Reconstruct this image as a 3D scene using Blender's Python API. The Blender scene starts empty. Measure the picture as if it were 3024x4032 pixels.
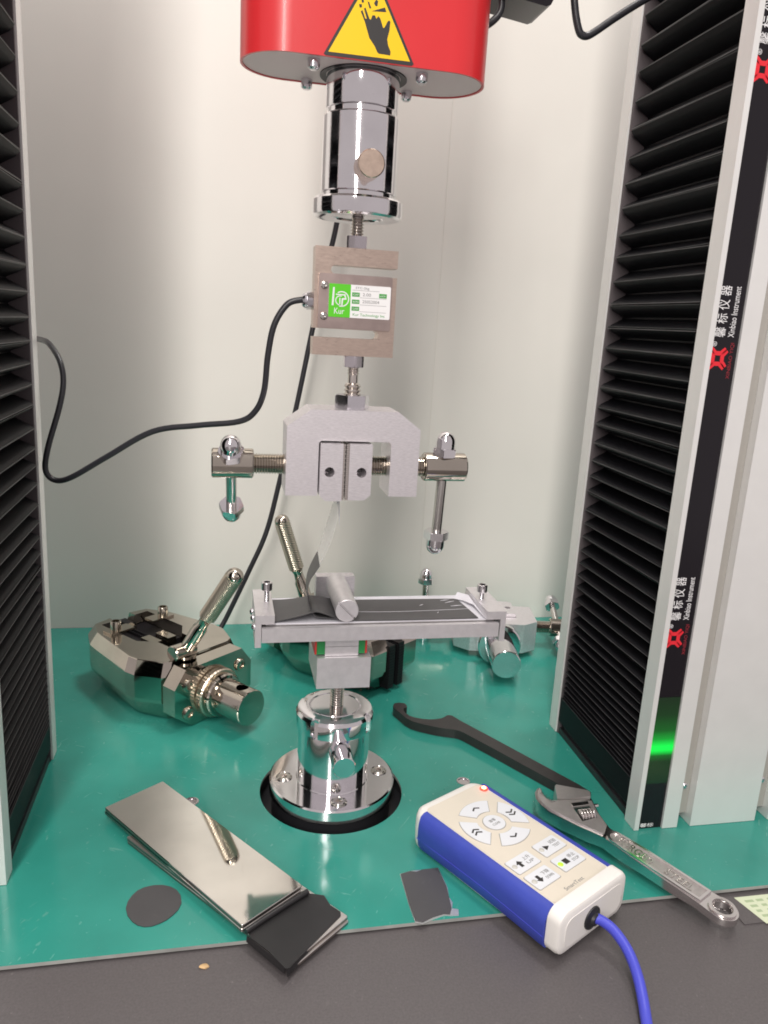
import bpy, bmesh, math, random
from mathutils import Vector, Matrix, Euler
random.seed(7)
S = 0.001
C = bpy.context.scene.collection
PI = math.pi

# ---------------------------------------------------------------- camera, light, exposure
cam_d = bpy.data.cameras.new('camera'); cam = bpy.data.objects.new('camera', cam_d); C.objects.link(cam)
yaw, pitch, roll = 0.214, 0.238, 0.058
f_ = Vector((math.sin(yaw)*math.cos(pitch), math.cos(yaw)*math.cos(pitch), -math.sin(pitch)))
r0 = Vector((math.cos(yaw), -math.sin(yaw), 0)); u0 = r0.cross(f_)
r_ = math.cos(roll)*r0 + math.sin(roll)*u0; u_ = -math.sin(roll)*r0 + math.cos(roll)*u0
cam.matrix_world = Matrix(((r_.x, u_.x, -f_.x, -71.656*S), (r_.y, u_.y, -f_.y, -442.85*S), (r_.z, u_.z, -f_.z, 297.109*S), (0, 0, 0, 1)))
cam_d.sensor_fit = 'AUTO'; cam_d.sensor_width = 36; cam_d.lens = 36*3037.25/4032
cam_d.clip_start = 0.01; cam_d.clip_end = 50
bpy.context.scene.camera = cam
sc = bpy.context.scene
sc.view_settings.view_transform = 'Standard'; sc.view_settings.look = 'None'
sc.view_settings.exposure = 0.17; sc.view_settings.gamma = 1
sc.cycles.filter_width = 1.8
w = bpy.data.worlds.new('World'); sc.world = w; w.use_nodes = True
bg = w.node_tree.nodes['Background']; bg.inputs[0].default_value = (0.60, 0.545, 0.545, 1); bg.inputs[1].default_value = 0.75

def area(name, loc, target, sx, sy, power, col, spread=180):
    l = bpy.data.lights.new(name, 'AREA'); l.shape = 'RECTANGLE'; l.size = sx; l.size_y = sy; l.energy = power; l.color = col; l.spread = math.radians(spread)
    o = bpy.data.objects.new(name, l); C.objects.link(o); o.location = loc
    o.rotation_euler = (Vector(target)-Vector(loc)).to_track_quat('-Z', 'Y').to_euler()
area('ceiling_lamp', (0.32, 0.05, 1.6), (0.05, 0.0, 0), 0.26, 0.26, 8.5, (1, 0.97, 0.93))
area('ceiling_lamp', (-0.40, -1.30, 1.40), (0.0, 0.05, 0.25), 0.18, 2.0, 31, (1, 0.955, 0.905))

# ---------------------------------------------------------------- materials
def mat(name, col, rough=0.5, metal=0.0, spec=0.5, coat=0.0, emit=None, estr=0.0, alpha=1.0,
        noise=0.0, nscale=40.0, stretch=(1, 1, 1), bump=0.0, bscale=200.0, rnoise=0.0, wear=0.0, speck=0.0, wcol=(0.5, 0.5, 0.48)):
    m = bpy.data.materials.new(name); m.use_nodes = True
    nt = m.node_tree; b = nt.nodes['Principled BSDF']; L = nt.links
    b.inputs['Base Color'].default_value = (*col, 1); b.inputs['Roughness'].default_value = rough
    b.inputs['Metallic'].default_value = metal; b.inputs['Specular IOR Level'].default_value = spec
    b.inputs['Coat Weight'].default_value = coat; b.inputs['Coat Roughness'].default_value = 0.12
    b.inputs['Alpha'].default_value = alpha
    if emit: b.inputs['Emission Color'].default_value = (*emit, 1); b.inputs['Emission Strength'].default_value = estr
    if noise or bump or rnoise or wear or speck:
        tc = nt.nodes.new('ShaderNodeTexCoord'); mp = nt.nodes.new('ShaderNodeMapping')
        mp.inputs['Scale'].default_value = stretch; L.new(tc.outputs['Object'], mp.inputs['Vector'])
        def nz(sca, det=6):
            n = nt.nodes.new('ShaderNodeTexNoise'); n.inputs['Scale'].default_value = sca; n.inputs['Detail'].default_value = det
            L.new(mp.outputs['Vector'], n.inputs['Vector']); return n
        if noise:
            n = nz(nscale); r = nt.nodes.new('ShaderNodeValToRGB')
            a = [max(0, c*(1-noise)) for c in col]; z = [min(1, c*(1+noise)) for c in col]
            r.color_ramp.elements[0].position = 0.3; r.color_ramp.elements[1].position = 0.7
            r.color_ramp.elements[0].color = (*a, 1); r.color_ramp.elements[1].color = (*z, 1)
            L.new(n.outputs['Fac'], r.inputs['Fac']); L.new(r.outputs['Color'], b.inputs['Base Color'])
        if rnoise:
            n = nz(nscale*0.7); mr = nt.nodes.new('ShaderNodeMapRange')
            mr.inputs['From Min'].default_value = 0.3; mr.inputs['From Max'].default_value = 0.7
            mr.inputs['To Min'].default_value = max(0.02, rough-rnoise); mr.inputs['To Max'].default_value = rough+rnoise
            L.new(n.outputs['Fac'], mr.inputs['Value']); L.new(mr.outputs['Result'], b.inputs['Roughness'])
        if wear or speck:
            prev = b.inputs['Base Color'].links[0].from_socket if b.inputs['Base Color'].links else None
            facs = []
            if wear:
                for rz, st in ((0.5, 26), (-0.9, 30), (1.9, 22)):
                    m2 = nt.nodes.new('ShaderNodeMapping'); m2.inputs['Scale'].default_value = (16, 16*st, 16*st)
                    m1 = nt.nodes.new('ShaderNodeMapping'); m1.inputs['Rotation'].default_value = (rz*0.3, rz*0.2, rz); m1.inputs['Location'].default_value = (rz, rz*2, 0)
                    L.new(tc.outputs['Object'], m1.inputs['Vector']); L.new(m1.outputs['Vector'], m2.inputs['Vector'])
                    n = nt.nodes.new('ShaderNodeTexNoise'); n.inputs['Scale'].default_value = 1.0; n.inputs['Detail'].default_value = 2; L.new(m2.outputs['Vector'], n.inputs['Vector'])
                    mr = nt.nodes.new('ShaderNodeMapRange'); mr.inputs['From Min'].default_value = 0.70; mr.inputs['From Max'].default_value = 0.76; mr.inputs['To Max'].default_value = wear
                    L.new(n.outputs['Fac'], mr.inputs['Value']); facs.append(mr.outputs['Result'])
            if speck:
                n = nz(330, 2); mr = nt.nodes.new('ShaderNodeMapRange'); mr.inputs['From Min'].default_value = 0.71; mr.inputs['From Max'].default_value = 0.76; mr.inputs['To Max'].default_value = speck
                L.new(n.outputs['Fac'], mr.inputs['Value']); facs.append(mr.outputs['Result'])
                n = nz(7, 8); mr = nt.nodes.new('ShaderNodeMapRange'); mr.inputs['From Min'].default_value = 0.56; mr.inputs['From Max'].default_value = 0.72; mr.inputs['To Max'].default_value = speck*0.35
                L.new(n.outputs['Fac'], mr.inputs['Value']); facs.append(mr.outputs['Result'])
            f = facs[0]
            for g in facs[1:]:
                mx = nt.nodes.new('ShaderNodeMath'); mx.operation = 'MAXIMUM'; L.new(f, mx.inputs[0]); L.new(g, mx.inputs[1]); f = mx.outputs[0]
            mc = nt.nodes.new('ShaderNodeMix'); mc.data_type = 'RGBA'; L.new(f, mc.inputs[0])
            if prev: L.new(prev, mc.inputs[6])
            else: mc.inputs[6].default_value = (*col, 1)
            mc.inputs[7].default_value = (*wcol, 1); L.new(mc.outputs[2], b.inputs['Base Color'])
            ad = nt.nodes.new('ShaderNodeMath'); ad.operation = 'MULTIPLY_ADD'; L.new(f, ad.inputs[0]); ad.inputs[1].default_value = 0.6
            if b.inputs['Roughness'].links: L.new(b.inputs['Roughness'].links[0].from_socket, ad.inputs[2])
            else: ad.inputs[2].default_value = rough
            L.new(ad.outputs[0], b.inputs['Roughness'])
        if bump:
            n = nz(bscale, 4); bp = nt.nodes.new('ShaderNodeBump'); bp.inputs['Strength'].default_value = bump; bp.inputs['Distance'].default_value = 0.0004
            L.new(n.outputs['Fac'], bp.inputs['Height']); L.new(bp.outputs['Normal'], b.inputs['Normal'])
    return m
M = {}
M['wall'] = mat('wall_paint', (0.77, 0.75, 0.70), 0.42, noise=0.025, nscale=9, rnoise=0.08, bump=0.05, bscale=600, speck=0.10, wcol=(0.60, 0.57, 0.52))
M['green'] = mat('green_paint', (0.032, 0.268, 0.216), 0.20, spec=0.55, noise=0.09, nscale=26, rnoise=0.09, bump=0.06, bscale=260, wear=0.14, speck=0.16, wcol=(0.36, 0.50, 0.44))
M['edge'] = mat('plate_edge', (0.35, 0.36, 0.34), 0.5, noise=0.2, nscale=60)
M['panel'] = mat('dark_panel', (0.10, 0.09, 0.092), 0.42, noise=0.12, nscale=900, bump=0.25, bscale=1500, wear=0.07, speck=0.25, wcol=(0.30, 0.28, 0.27))
M['chrome'] = mat('chrome', (0.82, 0.80, 0.825), 0.10, 1.0, noise=0.05, nscale=60, rnoise=0.06, bump=0.03, bscale=500, wear=0.10, speck=0.12, wcol=(0.62, 0.60, 0.58))
M['nickel'] = mat('polished_nickel', (0.52, 0.475, 0.415), 0.08, 1.0, noise=0.06, nscale=50, rnoise=0.04, wear=0.14, speck=0.14, wcol=(0.42, 0.37, 0.31))
M['nickel_flat'] = mat('ground_nickel', (0.52, 0.47, 0.40), 0.22, 1.0, noise=0.06, nscale=50, rnoise=0.05)
M['alu'] = mat('brushed_aluminium', (0.80, 0.765, 0.79), 0.40, 0.82, noise=0.09, nscale=420, stretch=(1, 1, 5), rnoise=0.05, bump=0.16, bscale=600, wear=0.10, wcol=(0.84, 0.82, 0.83))
M['alu_anod'] = mat('anodised_aluminium', (0.76, 0.735, 0.755), 0.42, 0.75, noise=0.05, nscale=260, bump=0.08, bscale=900, wear=0.10, speck=0.12, wcol=(0.56, 0.54, 0.54))
M['profile'] = mat('column_profile', (0.82, 0.815, 0.80), 0.45, 0.35, noise=0.02, nscale=60)
M['cell'] = mat('load_cell_steel', (0.60, 0.48, 0.41), 0.32, 1.0, noise=0.06, nscale=420, stretch=(1, 1, 4), rnoise=0.05, bump=0.1, bscale=600)  # brown tint stands in for room reflections on the metal
M['cover'] = mat('load_cell_cover', (0.46, 0.37, 0.345), 0.34, 1.0, noise=0.08, nscale=130, rnoise=0.06)
M['steel'] = mat('steel', (0.62, 0.60, 0.57), 0.16, 1.0, noise=0.05, nscale=90, rnoise=0.05)
M['stud'] = mat('stud_steel', (0.66, 0.61, 0.57), 0.2, 1.0)
M['pin'] = mat('brass_toned_pin', (0.80, 0.64, 0.52), 0.24, 1.0, noise=0.12, nscale=260, bump=0.1, bscale=600)
M['zinc'] = mat('zinc_nut', (0.72, 0.70, 0.74), 0.2, 1.0)
M['darkzinc'] = mat('dark_nut', (0.62, 0.58, 0.61), 0.2, 1.0)
M['plate_steel'] = mat('ground_steel_plate', (0.80, 0.775, 0.73), 0.045, 1.0, noise=0.07, nscale=35, rnoise=0.03, bump=0.015, bscale=60, wear=0.12, speck=0.12, wcol=(0.62, 0.58, 0.52))
M['plate_satin'] = mat('satin_steel_plate', (0.72, 0.68, 0.65), 0.32, 0.9, noise=0.06, nscale=60)
M['plate_edge'] = mat('sawn_steel_edge', (0.34, 0.30, 0.275), 0.4, 1.0, noise=0.15, nscale=200)
M['red'] = mat('red_paint', (0.66, 0.028, 0.034), 0.33, coat=0.2, noise=0.03, nscale=30, bump=0.06, bscale=350, speck=0.06, wcol=(0.75, 0.25, 0.22))
M['pinkgrey'] = mat('head_underside', (0.86, 0.72, 0.72), 0.5)
M['black'] = mat('black_rubber', (0.016, 0.016, 0.019), 0.42, speck=0.15, wcol=(0.12, 0.12, 0.12))
M['bellows'] = mat('bellows_fabric', (0.005, 0.005, 0.007), 0.5, spec=0.16, noise=0.15, nscale=300, bump=0.1, bscale=900, speck=0.18, wcol=(0.05, 0.05, 0.052))
M['ridge'] = mat('bellows_ridge_glint', (0.05, 0.05, 0.053), 0.45, noise=0.3, nscale=60)  # lighter grey paints the glint along each fold ridge
M['recess'] = mat('column_recess', (0.095, 0.08, 0.085), 0.6)
M['strip'] = mat('black_acrylic', (0.010, 0.008, 0.011), 0.25, spec=0.35)
M['groove'] = mat('shaded_profile_groove', (0.42, 0.40, 0.37), 0.5, 0.3)  # aluminium darkened: shade of the recess put into its colour
M['white'] = mat('white_print', (0.80, 0.79, 0.80), 0.5)
M['printred'] = mat('red_print', (0.75, 0.02, 0.035), 0.5)
M['dimred'] = mat('dull_red_print', (0.28, 0.018, 0.03), 0.5)
M['ink'] = mat('black_print', (0.025, 0.022, 0.022), 0.5)
M['greyink'] = mat('grey_print', (0.22, 0.22, 0.22), 0.5)
M['yellow'] = mat('yellow_sticker', (0.92, 0.58, 0.004), 0.38)
M['green_label'] = mat('green_label', (0.10, 0.58, 0.015), 0.4)
M['green_dark'] = mat('green_label_print', (0.06, 0.34, 0.06), 0.4)
M['label'] = mat('white_label', (0.86, 0.85, 0.85), 0.35)
M['film'] = mat('grey_film', (0.068, 0.066, 0.069), 0.45, noise=0.05, nscale=60, bump=0.1, bscale=120, wear=0.10, speck=0.15, wcol=(0.22, 0.22, 0.22))
M['blackfilm'] = mat('black_film', (0.019, 0.018, 0.019), 0.32, noise=0.1, nscale=80, bump=0.1, bscale=150)
M['foil'] = mat('torn_foil', (0.75, 0.75, 0.76), 0.3, 0.8)
M['liner'] = mat('lavender_liner', (0.62, 0.61, 0.66), 0.35)
M['clear'] = mat('clear_tape', (0.88, 0.87, 0.85), 0.2, alpha=0.52)
M['ctrl'] = mat('controller_white_plastic', (0.82, 0.795, 0.76), 0.42, noise=0.01, nscale=100, bump=0.05, bscale=900)
M['ctrlpanel'] = mat('controller_cream_panel', (0.72, 0.66, 0.56), 0.45, noise=0.02, nscale=90, speck=0.1, wcol=(0.55, 0.48, 0.38))
M['blue'] = mat('blue_rubber', (0.042, 0.068, 0.41), 0.5, bump=0.1, bscale=1200, noise=0.04, nscale=100)
M['cord'] = mat('blue_cord', (0.065, 0.075, 0.56), 0.4)
M['key'] = mat('membrane_key', (0.74, 0.76, 0.80), 0.35)
M['keyline'] = mat('key_outline', (0.34, 0.32, 0.30), 0.5)
M['led_red'] = mat('red_led', (0.9, 0.05, 0.03), 0.3, emit=(1.0, 0.03, 0.02), estr=3.2)
M['led_core'] = mat('red_led_core', (0.9, 0.4, 0.2), 0.3, emit=(1.0, 0.42, 0.16), estr=7)
M['led_green'] = mat('green_led', (0.3, 0.9, 0.05), 0.3, emit=(0.28, 1.0, 0.0), estr=1.1)
M['led_off'] = mat('unlit_led', (0.55, 0.54, 0.50), 0.4)
M['wrench_dark'] = mat('satin_wrench_steel', (0.66, 0.63, 0.615), 0.42, 0.9, noise=0.08, nscale=150, bump=0.1, bscale=500)
M['wrench'] = mat('chrome_vanadium', (0.78, 0.745, 0.735), 0.2, 1.0, noise=0.05, nscale=60, rnoise=0.04)
M['recess_satin'] = mat('blasted_recess', (0.55, 0.52, 0.505), 0.42, 0.9, noise=0.1, nscale=300, bump=0.15, bscale=900)
M['blackened'] = mat('blackened_steel', (0.028, 0.025, 0.025), 0.42, spec=0.5, noise=0.15, nscale=120, bump=0.08, bscale=500)
M['cable'] = mat('black_cable', (0.022, 0.022, 0.027), 0.36)
M['sticker'] = mat('pale_green_sticker', (0.66, 0.72, 0.52), 0.4)
M['stickerprint'] = mat('sticker_print', (0.40, 0.50, 0.30), 0.5)
M['crumb'] = mat('tan_crumb', (0.60, 0.40, 0.20), 0.7, noise=0.2, nscale=300)
M['seal_green'] = mat('green_seal', (0.02, 0.22, 0.06), 0.4)
M['seal_red'] = mat('red_seal', (0.5, 0.03, 0.03), 0.4)
M['knurl'] = mat('knurled_nickel', (0.62, 0.55, 0.455), 0.28, 1.0)
M['blackjaw'] = mat('black_oxide_jaw', (0.012, 0.011, 0.013), 0.45, spec=0.3)
# green status light: glow fades up and down the lens
def glow_mat():
    m = bpy.data.materials.new('green_status_lens'); m.use_nodes = True
    nt = m.node_tree; b = nt.nodes['Principled BSDF']; L = nt.links
    b.inputs['Base Color'].default_value = (0.01, 0.03, 0.012, 1); b.inputs['Roughness'].default_value = 0.25
    tc = nt.nodes.new('ShaderNodeTexCoord'); sx = nt.nodes.new('ShaderNodeSeparateXYZ'); L.new(tc.outputs['Generated'], sx.inputs[0])
    r = nt.nodes.new('ShaderNodeValToRGB'); e = r.color_ramp.elements
    e[0].position = 0; e[0].color = (0.0, 0, 0, 1); e[1].position = 1; e[1].color = (0, 0, 0, 1)
    for p, c in ((0.26, 0.01), (0.33, 0.10), (0.39, 0.9), (0.43, 1.0), (0.52, 0.32), (0.62, 0.08), (0.8, 0.015)):
        n = r.color_ramp.elements.new(p); n.color = (c, c, c, 1)
    L.new(sx.outputs['Z'], r.inputs['Fac'])
    mu = nt.nodes.new('ShaderNodeMath'); mu.operation = 'MULTIPLY'; mu.inputs[1].default_value = 1.25
    L.new(r.outputs['Color'], mu.inputs[0])
    b.inputs['Emission Color'].default_value = (0.0, 0.75, 0.06, 1); L.new(mu.outputs[0], b.inputs['Emission Strength'])
    return m
M['glow'] = glow_mat()

# ---------------------------------------------------------------- builders (all sizes in mm)
def thing(name, label, cat, loc=(0, 0, 0), rot=(0, 0, 0), group=None, kind=None):
    o = bpy.data.objects.new(name, None); C.objects.link(o); o.empty_display_size = 0.01
    o.location = [c*S for c in loc]; o.rotation_euler = rot
    if label: o['label'] = label
    if cat: o['category'] = cat
    if group: o['group'] = group
    if kind: o['kind'] = kind
    return o
def tag(o, label, cat, group=None):
    o['label'] = label; o['category'] = cat
    if group: o['group'] = group
    return o
def origin(o):
    v = Vector((0, 0, 0))
    while o is not None: v += Vector(o.location); o = o.parent
    return v/S
def link(name, bm, m, parent=None, world=False, angle=32, bevel=0, segs=2, label=None, kind=None):
    if bevel:
        ed = [e for e in bm.edges if len(e.link_faces) == 2 and e.calc_face_angle(0) > math.radians(28)]
        bmesh.ops.bevel(bm, geom=ed, offset=bevel, segments=segs, profile=0.5, affect='EDGES', clamp_overlap=True)
    bmesh.ops.recalc_face_normals(bm, faces=bm.faces)
    if world and parent is not None: bmesh.ops.translate(bm, verts=bm.verts, vec=-origin(parent))
    bmesh.ops.scale(bm, verts=bm.verts, vec=(S, S, S))
    me = bpy.data.meshes.new(name); bm.to_mesh(me); bm.free()
    mm = m if isinstance(m, (list, tuple)) else [m]
    for x in mm: me.materials.append(M[x])
    for p in me.polygons: p.use_smooth = True
    me.set_sharp_from_angle(angle=math.radians(angle))
    o = bpy.data.objects.new(name, me); C.objects.link(o)
    if parent is not None: o.parent = parent
    if label: o['label'] = label
    if kind: o['kind'] = kind
    return o
def nb(): return bmesh.new()
def box(bm, x0, x1, y0, y1, z0, z1):
    v = [bm.verts.new(p) for p in ((x0, y0, z0), (x1, y0, z0), (x1, y1, z0), (x0, y1, z0), (x0, y0, z1), (x1, y0, z1), (x1, y1, z1), (x0, y1, z1))]
    for f in ((0, 3, 2, 1), (4, 5, 6, 7), (0, 1, 5, 4), (1, 2, 6, 5), (2, 3, 7, 6), (3, 0, 4, 7)): bm.faces.new([v[i] for i in f])
    return bm
def frame(p, d, up=None):
    """matrix whose local z runs along d from p"""
    d = Vector(d).normalized(); up = Vector(up) if up else (Vector((0, 0, 1)) if abs(d.z) < 0.95 else Vector((0, 1, 0)))
    x = up.cross(d).normalized(); y = d.cross(x)
    return Matrix(((x.x, y.x, d.x, p[0]), (x.y, y.y, d.y, p[1]), (x.z, y.z, d.z, p[2]), (0, 0, 0, 1)))
def lathe(bm, prof, segs=40, mtx=None, phase=0.0, cap=(True, True)):
    rings = []
    mtx = mtx or Matrix.Identity(4)
    for r, z in prof:
        if r < 1e-6: rings.append([bm.verts.new(mtx @ Vector((0, 0, z)))])
        else: rings.append([bm.verts.new(mtx @ Vector((r*math.cos(phase+2*PI*i/segs), r*math.sin(phase+2*PI*i/segs), z))) for i in range(segs)])
    for a, b in zip(rings, rings[1:]):
        for i in range(segs):
            j = (i+1) % segs
            if len(a) == 1 and len(b) == 1: continue
            if len(a) == 1: bm.faces.new((a[0], b[i], b[j]))
            elif len(b) == 1: bm.faces.new((a[i], a[j], b[0]))
            else: bm.faces.new((a[i], a[j], b[j], b[i]))
    if cap[0] and len(rings[0]) > 1: bm.faces.new(rings[0][::-1])
    if cap[1] and len(rings[-1]) > 1: bm.faces.new(rings[-1])
    return bm
def cyl(bm, p, q, r, segs=32, ch=0.0):
    d = Vector(q)-Vector(p); l = d.length
    prof = [(r-ch, 0), (r, ch), (r, l-ch), (r-ch, l)] if ch else [(r, 0), (r, l)]
    return lathe(bm, prof, segs, frame(p, d))
def thread(bm, p, q, r, pitch=1.25, depth=0.6, segs=28):
    d = Vector(q)-Vector(p); l = d.length; n = max(2, int(l/pitch)); pr = []
    for i in range(n):
        z = i*l/n; pr += [(r-depth, z), (r, z+0.35*l/n), (r, z+0.55*l/n)]
    pr.append((r-depth, l))
    return lathe(bm, pr, segs, frame(p, d))
def hexnut(bm, p, q, r, phase=0.0, dome=0):
    """r is the corner radius; chamfered ends"""
    d = Vector(q)-Vector(p); l = d.length; fr = frame(p, d)
    ap = r*0.866; segs = 48; rings = []
    def rad(a):  # hexagon radius at angle
        k = (a-phase) % (PI/3) - PI/6
        return ap/math.cos(k)
    for z, cap in ((0, r*0.94), (l*0.09, None), (l*0.91, None), (l, r*0.94)):
        rings.append([bm.verts.new(fr @ Vector(((min(rad(a), cap) if cap else rad(a))*math.cos(a), (min(rad(a), cap) if cap else rad(a))*math.sin(a), z))) for a in [phase+2*PI*i/segs for i in range(segs)]])
    for a, b in zip(rings, rings[1:]):
        for i in range(segs): bm.faces.new((a[i], a[(i+1) % segs], b[(i+1) % segs], b[i]))
    bm.faces.new(rings[0][::-1]); bm.faces.new(rings[-1])
    return bm
def prism(bm, pts, a, b, axis='z'):
    def P(x, y, h): return {'z': (x, y, h), 'y': (x, h, y), 'x': (h, x, y)}[axis]
    lo = [bm.verts.new(P(x, y, a)) for x, y in pts]; hi = [bm.verts.new(P(x, y, b)) for x, y in pts]; n = len(pts)
    for i in range(n): bm.faces.new((lo[i], lo[(i+1) % n], hi[(i+1) % n], hi[i]))
    bm.faces.new(lo[::-1]); bm.faces.new(hi)
    return bm
def prism_holes(bm, outer, holes, a, b, axis='z'):
    def P(x, y, h): return {'z': (x, y, h), 'y': (x, h, y)}[axis]
    loops = []; edges = []
    for lp in [outer]+holes:
        vs = [bm.verts.new(P(x, y, a)) for x, y in lp]; loops.append(vs)
        for i in range(len(vs)): edges.append(bm.edges.new((vs[i], vs[(i+1) % len(vs)])))
    res = bmesh.ops.triangle_fill(bm, use_beauty=True, use_dissolve=False, edges=edges)
    faces = [g for g in res['geom'] if isinstance(g, bmesh.types.BMFace)]
    cp = {}
    for vs in loops:
        for v in vs: cp[v] = bm.verts.new(v.co + Vector(P(0, 0, b-a)))
    for f in faces: bm.faces.new([cp[v] for v in reversed(f.verts)])
    for vs in loops:
        for i in range(len(vs)):
            p, q = vs[i], vs[(i+1) % len(vs)]; bm.faces.new((p, q, cp[q], cp[p]))
    return bm
def circle(cx, cy, r, n=32, a0=0): return [(cx+r*math.cos(a0+2*PI*i/n), cy+r*math.sin(a0+2*PI*i/n)) for i in range(n)]
def rrect(x0, x1, y0, y1, r, n=4):
    o = []
    for cx, cy, a in ((x1-r, y1-r, 0), (x0+r, y1-r, PI/2), (x0+r, y0+r, PI), (x1-r, y0+r, 1.5*PI)):
        o += [(cx+r*math.cos(a+PI/2*i/n), cy+r*math.sin(a+PI/2*i/n)) for i in range(n+1)]
    return o
def spline(pts, n=8):
    P = [Vector(p) for p in pts]; P = [2*P[0]-P[1]]+P+[2*P[-1]-P[-2]]; out = []
    for i in range(1, len(P)-2):
        for k in range(n):
            t = k/n; a, b, c, d = P[i-1:i+3]
            out.append(0.5*((2*b)+(c-a)*t+(2*a-5*b+4*c-d)*t*t+(3*b-a-3*c+d)*t**3))
    out.append(P[-2]); return out
def tube(bm, pts, r, segs=14, n=8):
    P = spline(pts, n); prev = None; rings = []
    for i, p in enumerate(P):
        d = (P[min(i+1, len(P)-1)]-P[max(i-1, 0)]).normalized()
        if prev is None: x = d.orthogonal().normalized()
        else: x = (prev-d*prev.dot(d)).normalized()
        prev = x; y = d.cross(x)
        rings.append([bm.verts.new(p+r*(math.cos(2*PI*k/segs)*x+math.sin(2*PI*k/segs)*y)) for k in range(segs)])
    for a, b in zip(rings, rings[1:]):
        for i in range(segs): bm.faces.new((a[i], a[(i+1) % segs], b[(i+1) % segs], b[i]))
    bm.faces.new(rings[0][::-1]); bm.faces.new(rings[-1]); return bm
def sheet(bm, rowa, rowb, th):
    """thin solid between two equally long polylines; thickness th along the local normal"""
    A = [Vector(p) for p in rowa]; B = [Vector(p) for p in rowb]; n = len(A); up = []; lo = []
    for i in range(n):
        t = (A[min(i+1, n-1)]-A[max(i-1, 0)]); nrm = t.cross(B[i]-A[i]).normalized()*th/2
        up.append((bm.verts.new(A[i]+nrm), bm.verts.new(B[i]+nrm))); lo.append((bm.verts.new(A[i]-nrm), bm.verts.new(B[i]-nrm)))
    for i in range(n-1):
        bm.faces.new((up[i][0], up[i+1][0], up[i+1][1], up[i][1])); bm.faces.new((lo[i][0], lo[i][1], lo[i+1][1], lo[i+1][0]))
        bm.faces.new((up[i][0], lo[i][0], lo[i+1][0], up[i+1][0])); bm.faces.new((up[i][1], up[i+1][1], lo[i+1][1], lo[i][1]))
    for i in (0, n-1): bm.faces.new((up[i][0], up[i][1], lo[i][1], lo[i][0]))
    return bm
def text(name, body, m, parent, pos, xd, yd, width=None, height=None, th=0.12, world=True):
    """flat lettering as real thin geometry, centred on pos, fitted to width/height"""
    cu = bpy.data.curves.new(name, 'FONT'); cu.body = body; cu.size = 1; cu.resolution_u = 3
    ob = bpy.data.objects.new(name+'_curve', cu); C.objects.link(ob)
    dg = bpy.context.evaluated_depsgraph_get(); me = bpy.data.meshes.new_from_object(ob.evaluated_get(dg))
    bpy.data.objects.remove(ob); bpy.data.curves.remove(cu)
    bm = nb(); bm.from_mesh(me); bpy.data.meshes.remove(me)
    if not bm.verts: bm.free(); return None
    xs = [v.co.x for v in bm.verts]; ys = [v.co.y for v in bm.verts]
    w_, h_ = max(xs)-min(xs), max(ys)-min(ys); cx, cy = (max(xs)+min(xs))/2, (max(ys)+min(ys))/2
    sx = width/w_ if width else height/h_; sy = height/h_ if height else sx
    X = Vector(xd).normalized(); Y = Vector(yd).normalized(); Z = X.cross(Y)
    top = bm.faces[:]
    ext = bmesh.ops.extrude_face_region(bm, geom=top)
    tv = set(g for g in ext['geom'] if isinstance(g, bmesh.types.BMVert))
    for v in bm.verts:
        h = th if v in tv else 0
        v.co = Vector(pos)+X*(v.co.x-cx)*sx+Y*(v.co.y-cy)*sy+Z*h
    return link(name, bm, m, parent, world=world)
def decal(name, pts, m, parent, fn, th=0.1, world=True):
    """thin flat print: 2-D outline mapped by fn(x, y, h)"""
    bm = nb(); lo = [bm.verts.new(fn(x, y, 0)) for x, y in pts]; hi = [bm.verts.new(fn(x, y, th)) for x, y in pts]; n = len(pts)
    for i in range(n): bm.faces.new((lo[i], lo[(i+1) % n], hi[(i+1) % n], hi[i]))
    bm.faces.new(lo[::-1]); bm.faces.new(hi)
    return link(name, bm, m, parent, world=world)

# ---------------------------------------------------------------- setting
wall = thing('back_wall', None, None, (0, 288, 0), kind='structure')
link('wall_panel', box(nb(), -1500, 128.6, 288, 300, -400, 1600), 'wall', wall, True, bevel=0.6)
link('wall_panel', box(nb(), 129.2, 1500, 288, 300, -400, 1600), 'wall', wall, True, bevel=0.6)
link('joint_strip', box(nb(), 128.2, 129.6, 287.6, 301, -400, 1600), 'wall', wall, True, bevel=0.3)

pl = thing('base_plate', None, None, (0, 0, 0), kind='structure')
bm = prism_holes(nb(), [(-520, -120.8), (520, -120.8), (520, 287.4), (-520, 287.4)], [circle(0, 0, 46.3, 72), circle(90, -1.2, 4.6), circle(-88.8, -3.2, 4.6)], 0, -2.0)
for f in bm.faces:
    f.material_index = 0 if abs(f.normal.z) > 0.5 else 1
link('plate_sheet', bm, ['green', 'edge'], pl, True)
bm = nb(); lathe(bm, [(0, -14), (50, -14), (50, -2.1)], 64, cap=(False, False))
link('plate_well', bm, 'black', pl, True)
for x, y in ((90, -1.2), (-88.8, -3.2)):
    bm = nb(); lathe(bm, [(4.4, -0.4), (4.4, 0.15), (3.6, 0.2), (3.2, -1.2), (1.9, -1.3), (1.7, -1.9), (0, -1.9)], 28, Matrix.Translation((x, y, 0)))
    link('countersunk_screw', bm, 'darkzinc', pl, True)
fp = link('front_panel', box(nb(), -600, 600, -700, -112, -30, -3.2), 'panel'); fp['kind'] = 'structure'
pf = link('raised_panel', box(nb(), 203, 420, -143.5, -123.4, -3.2, -2.5), 'panel', bevel=0.4); pf['kind'] = 'structure'

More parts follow.
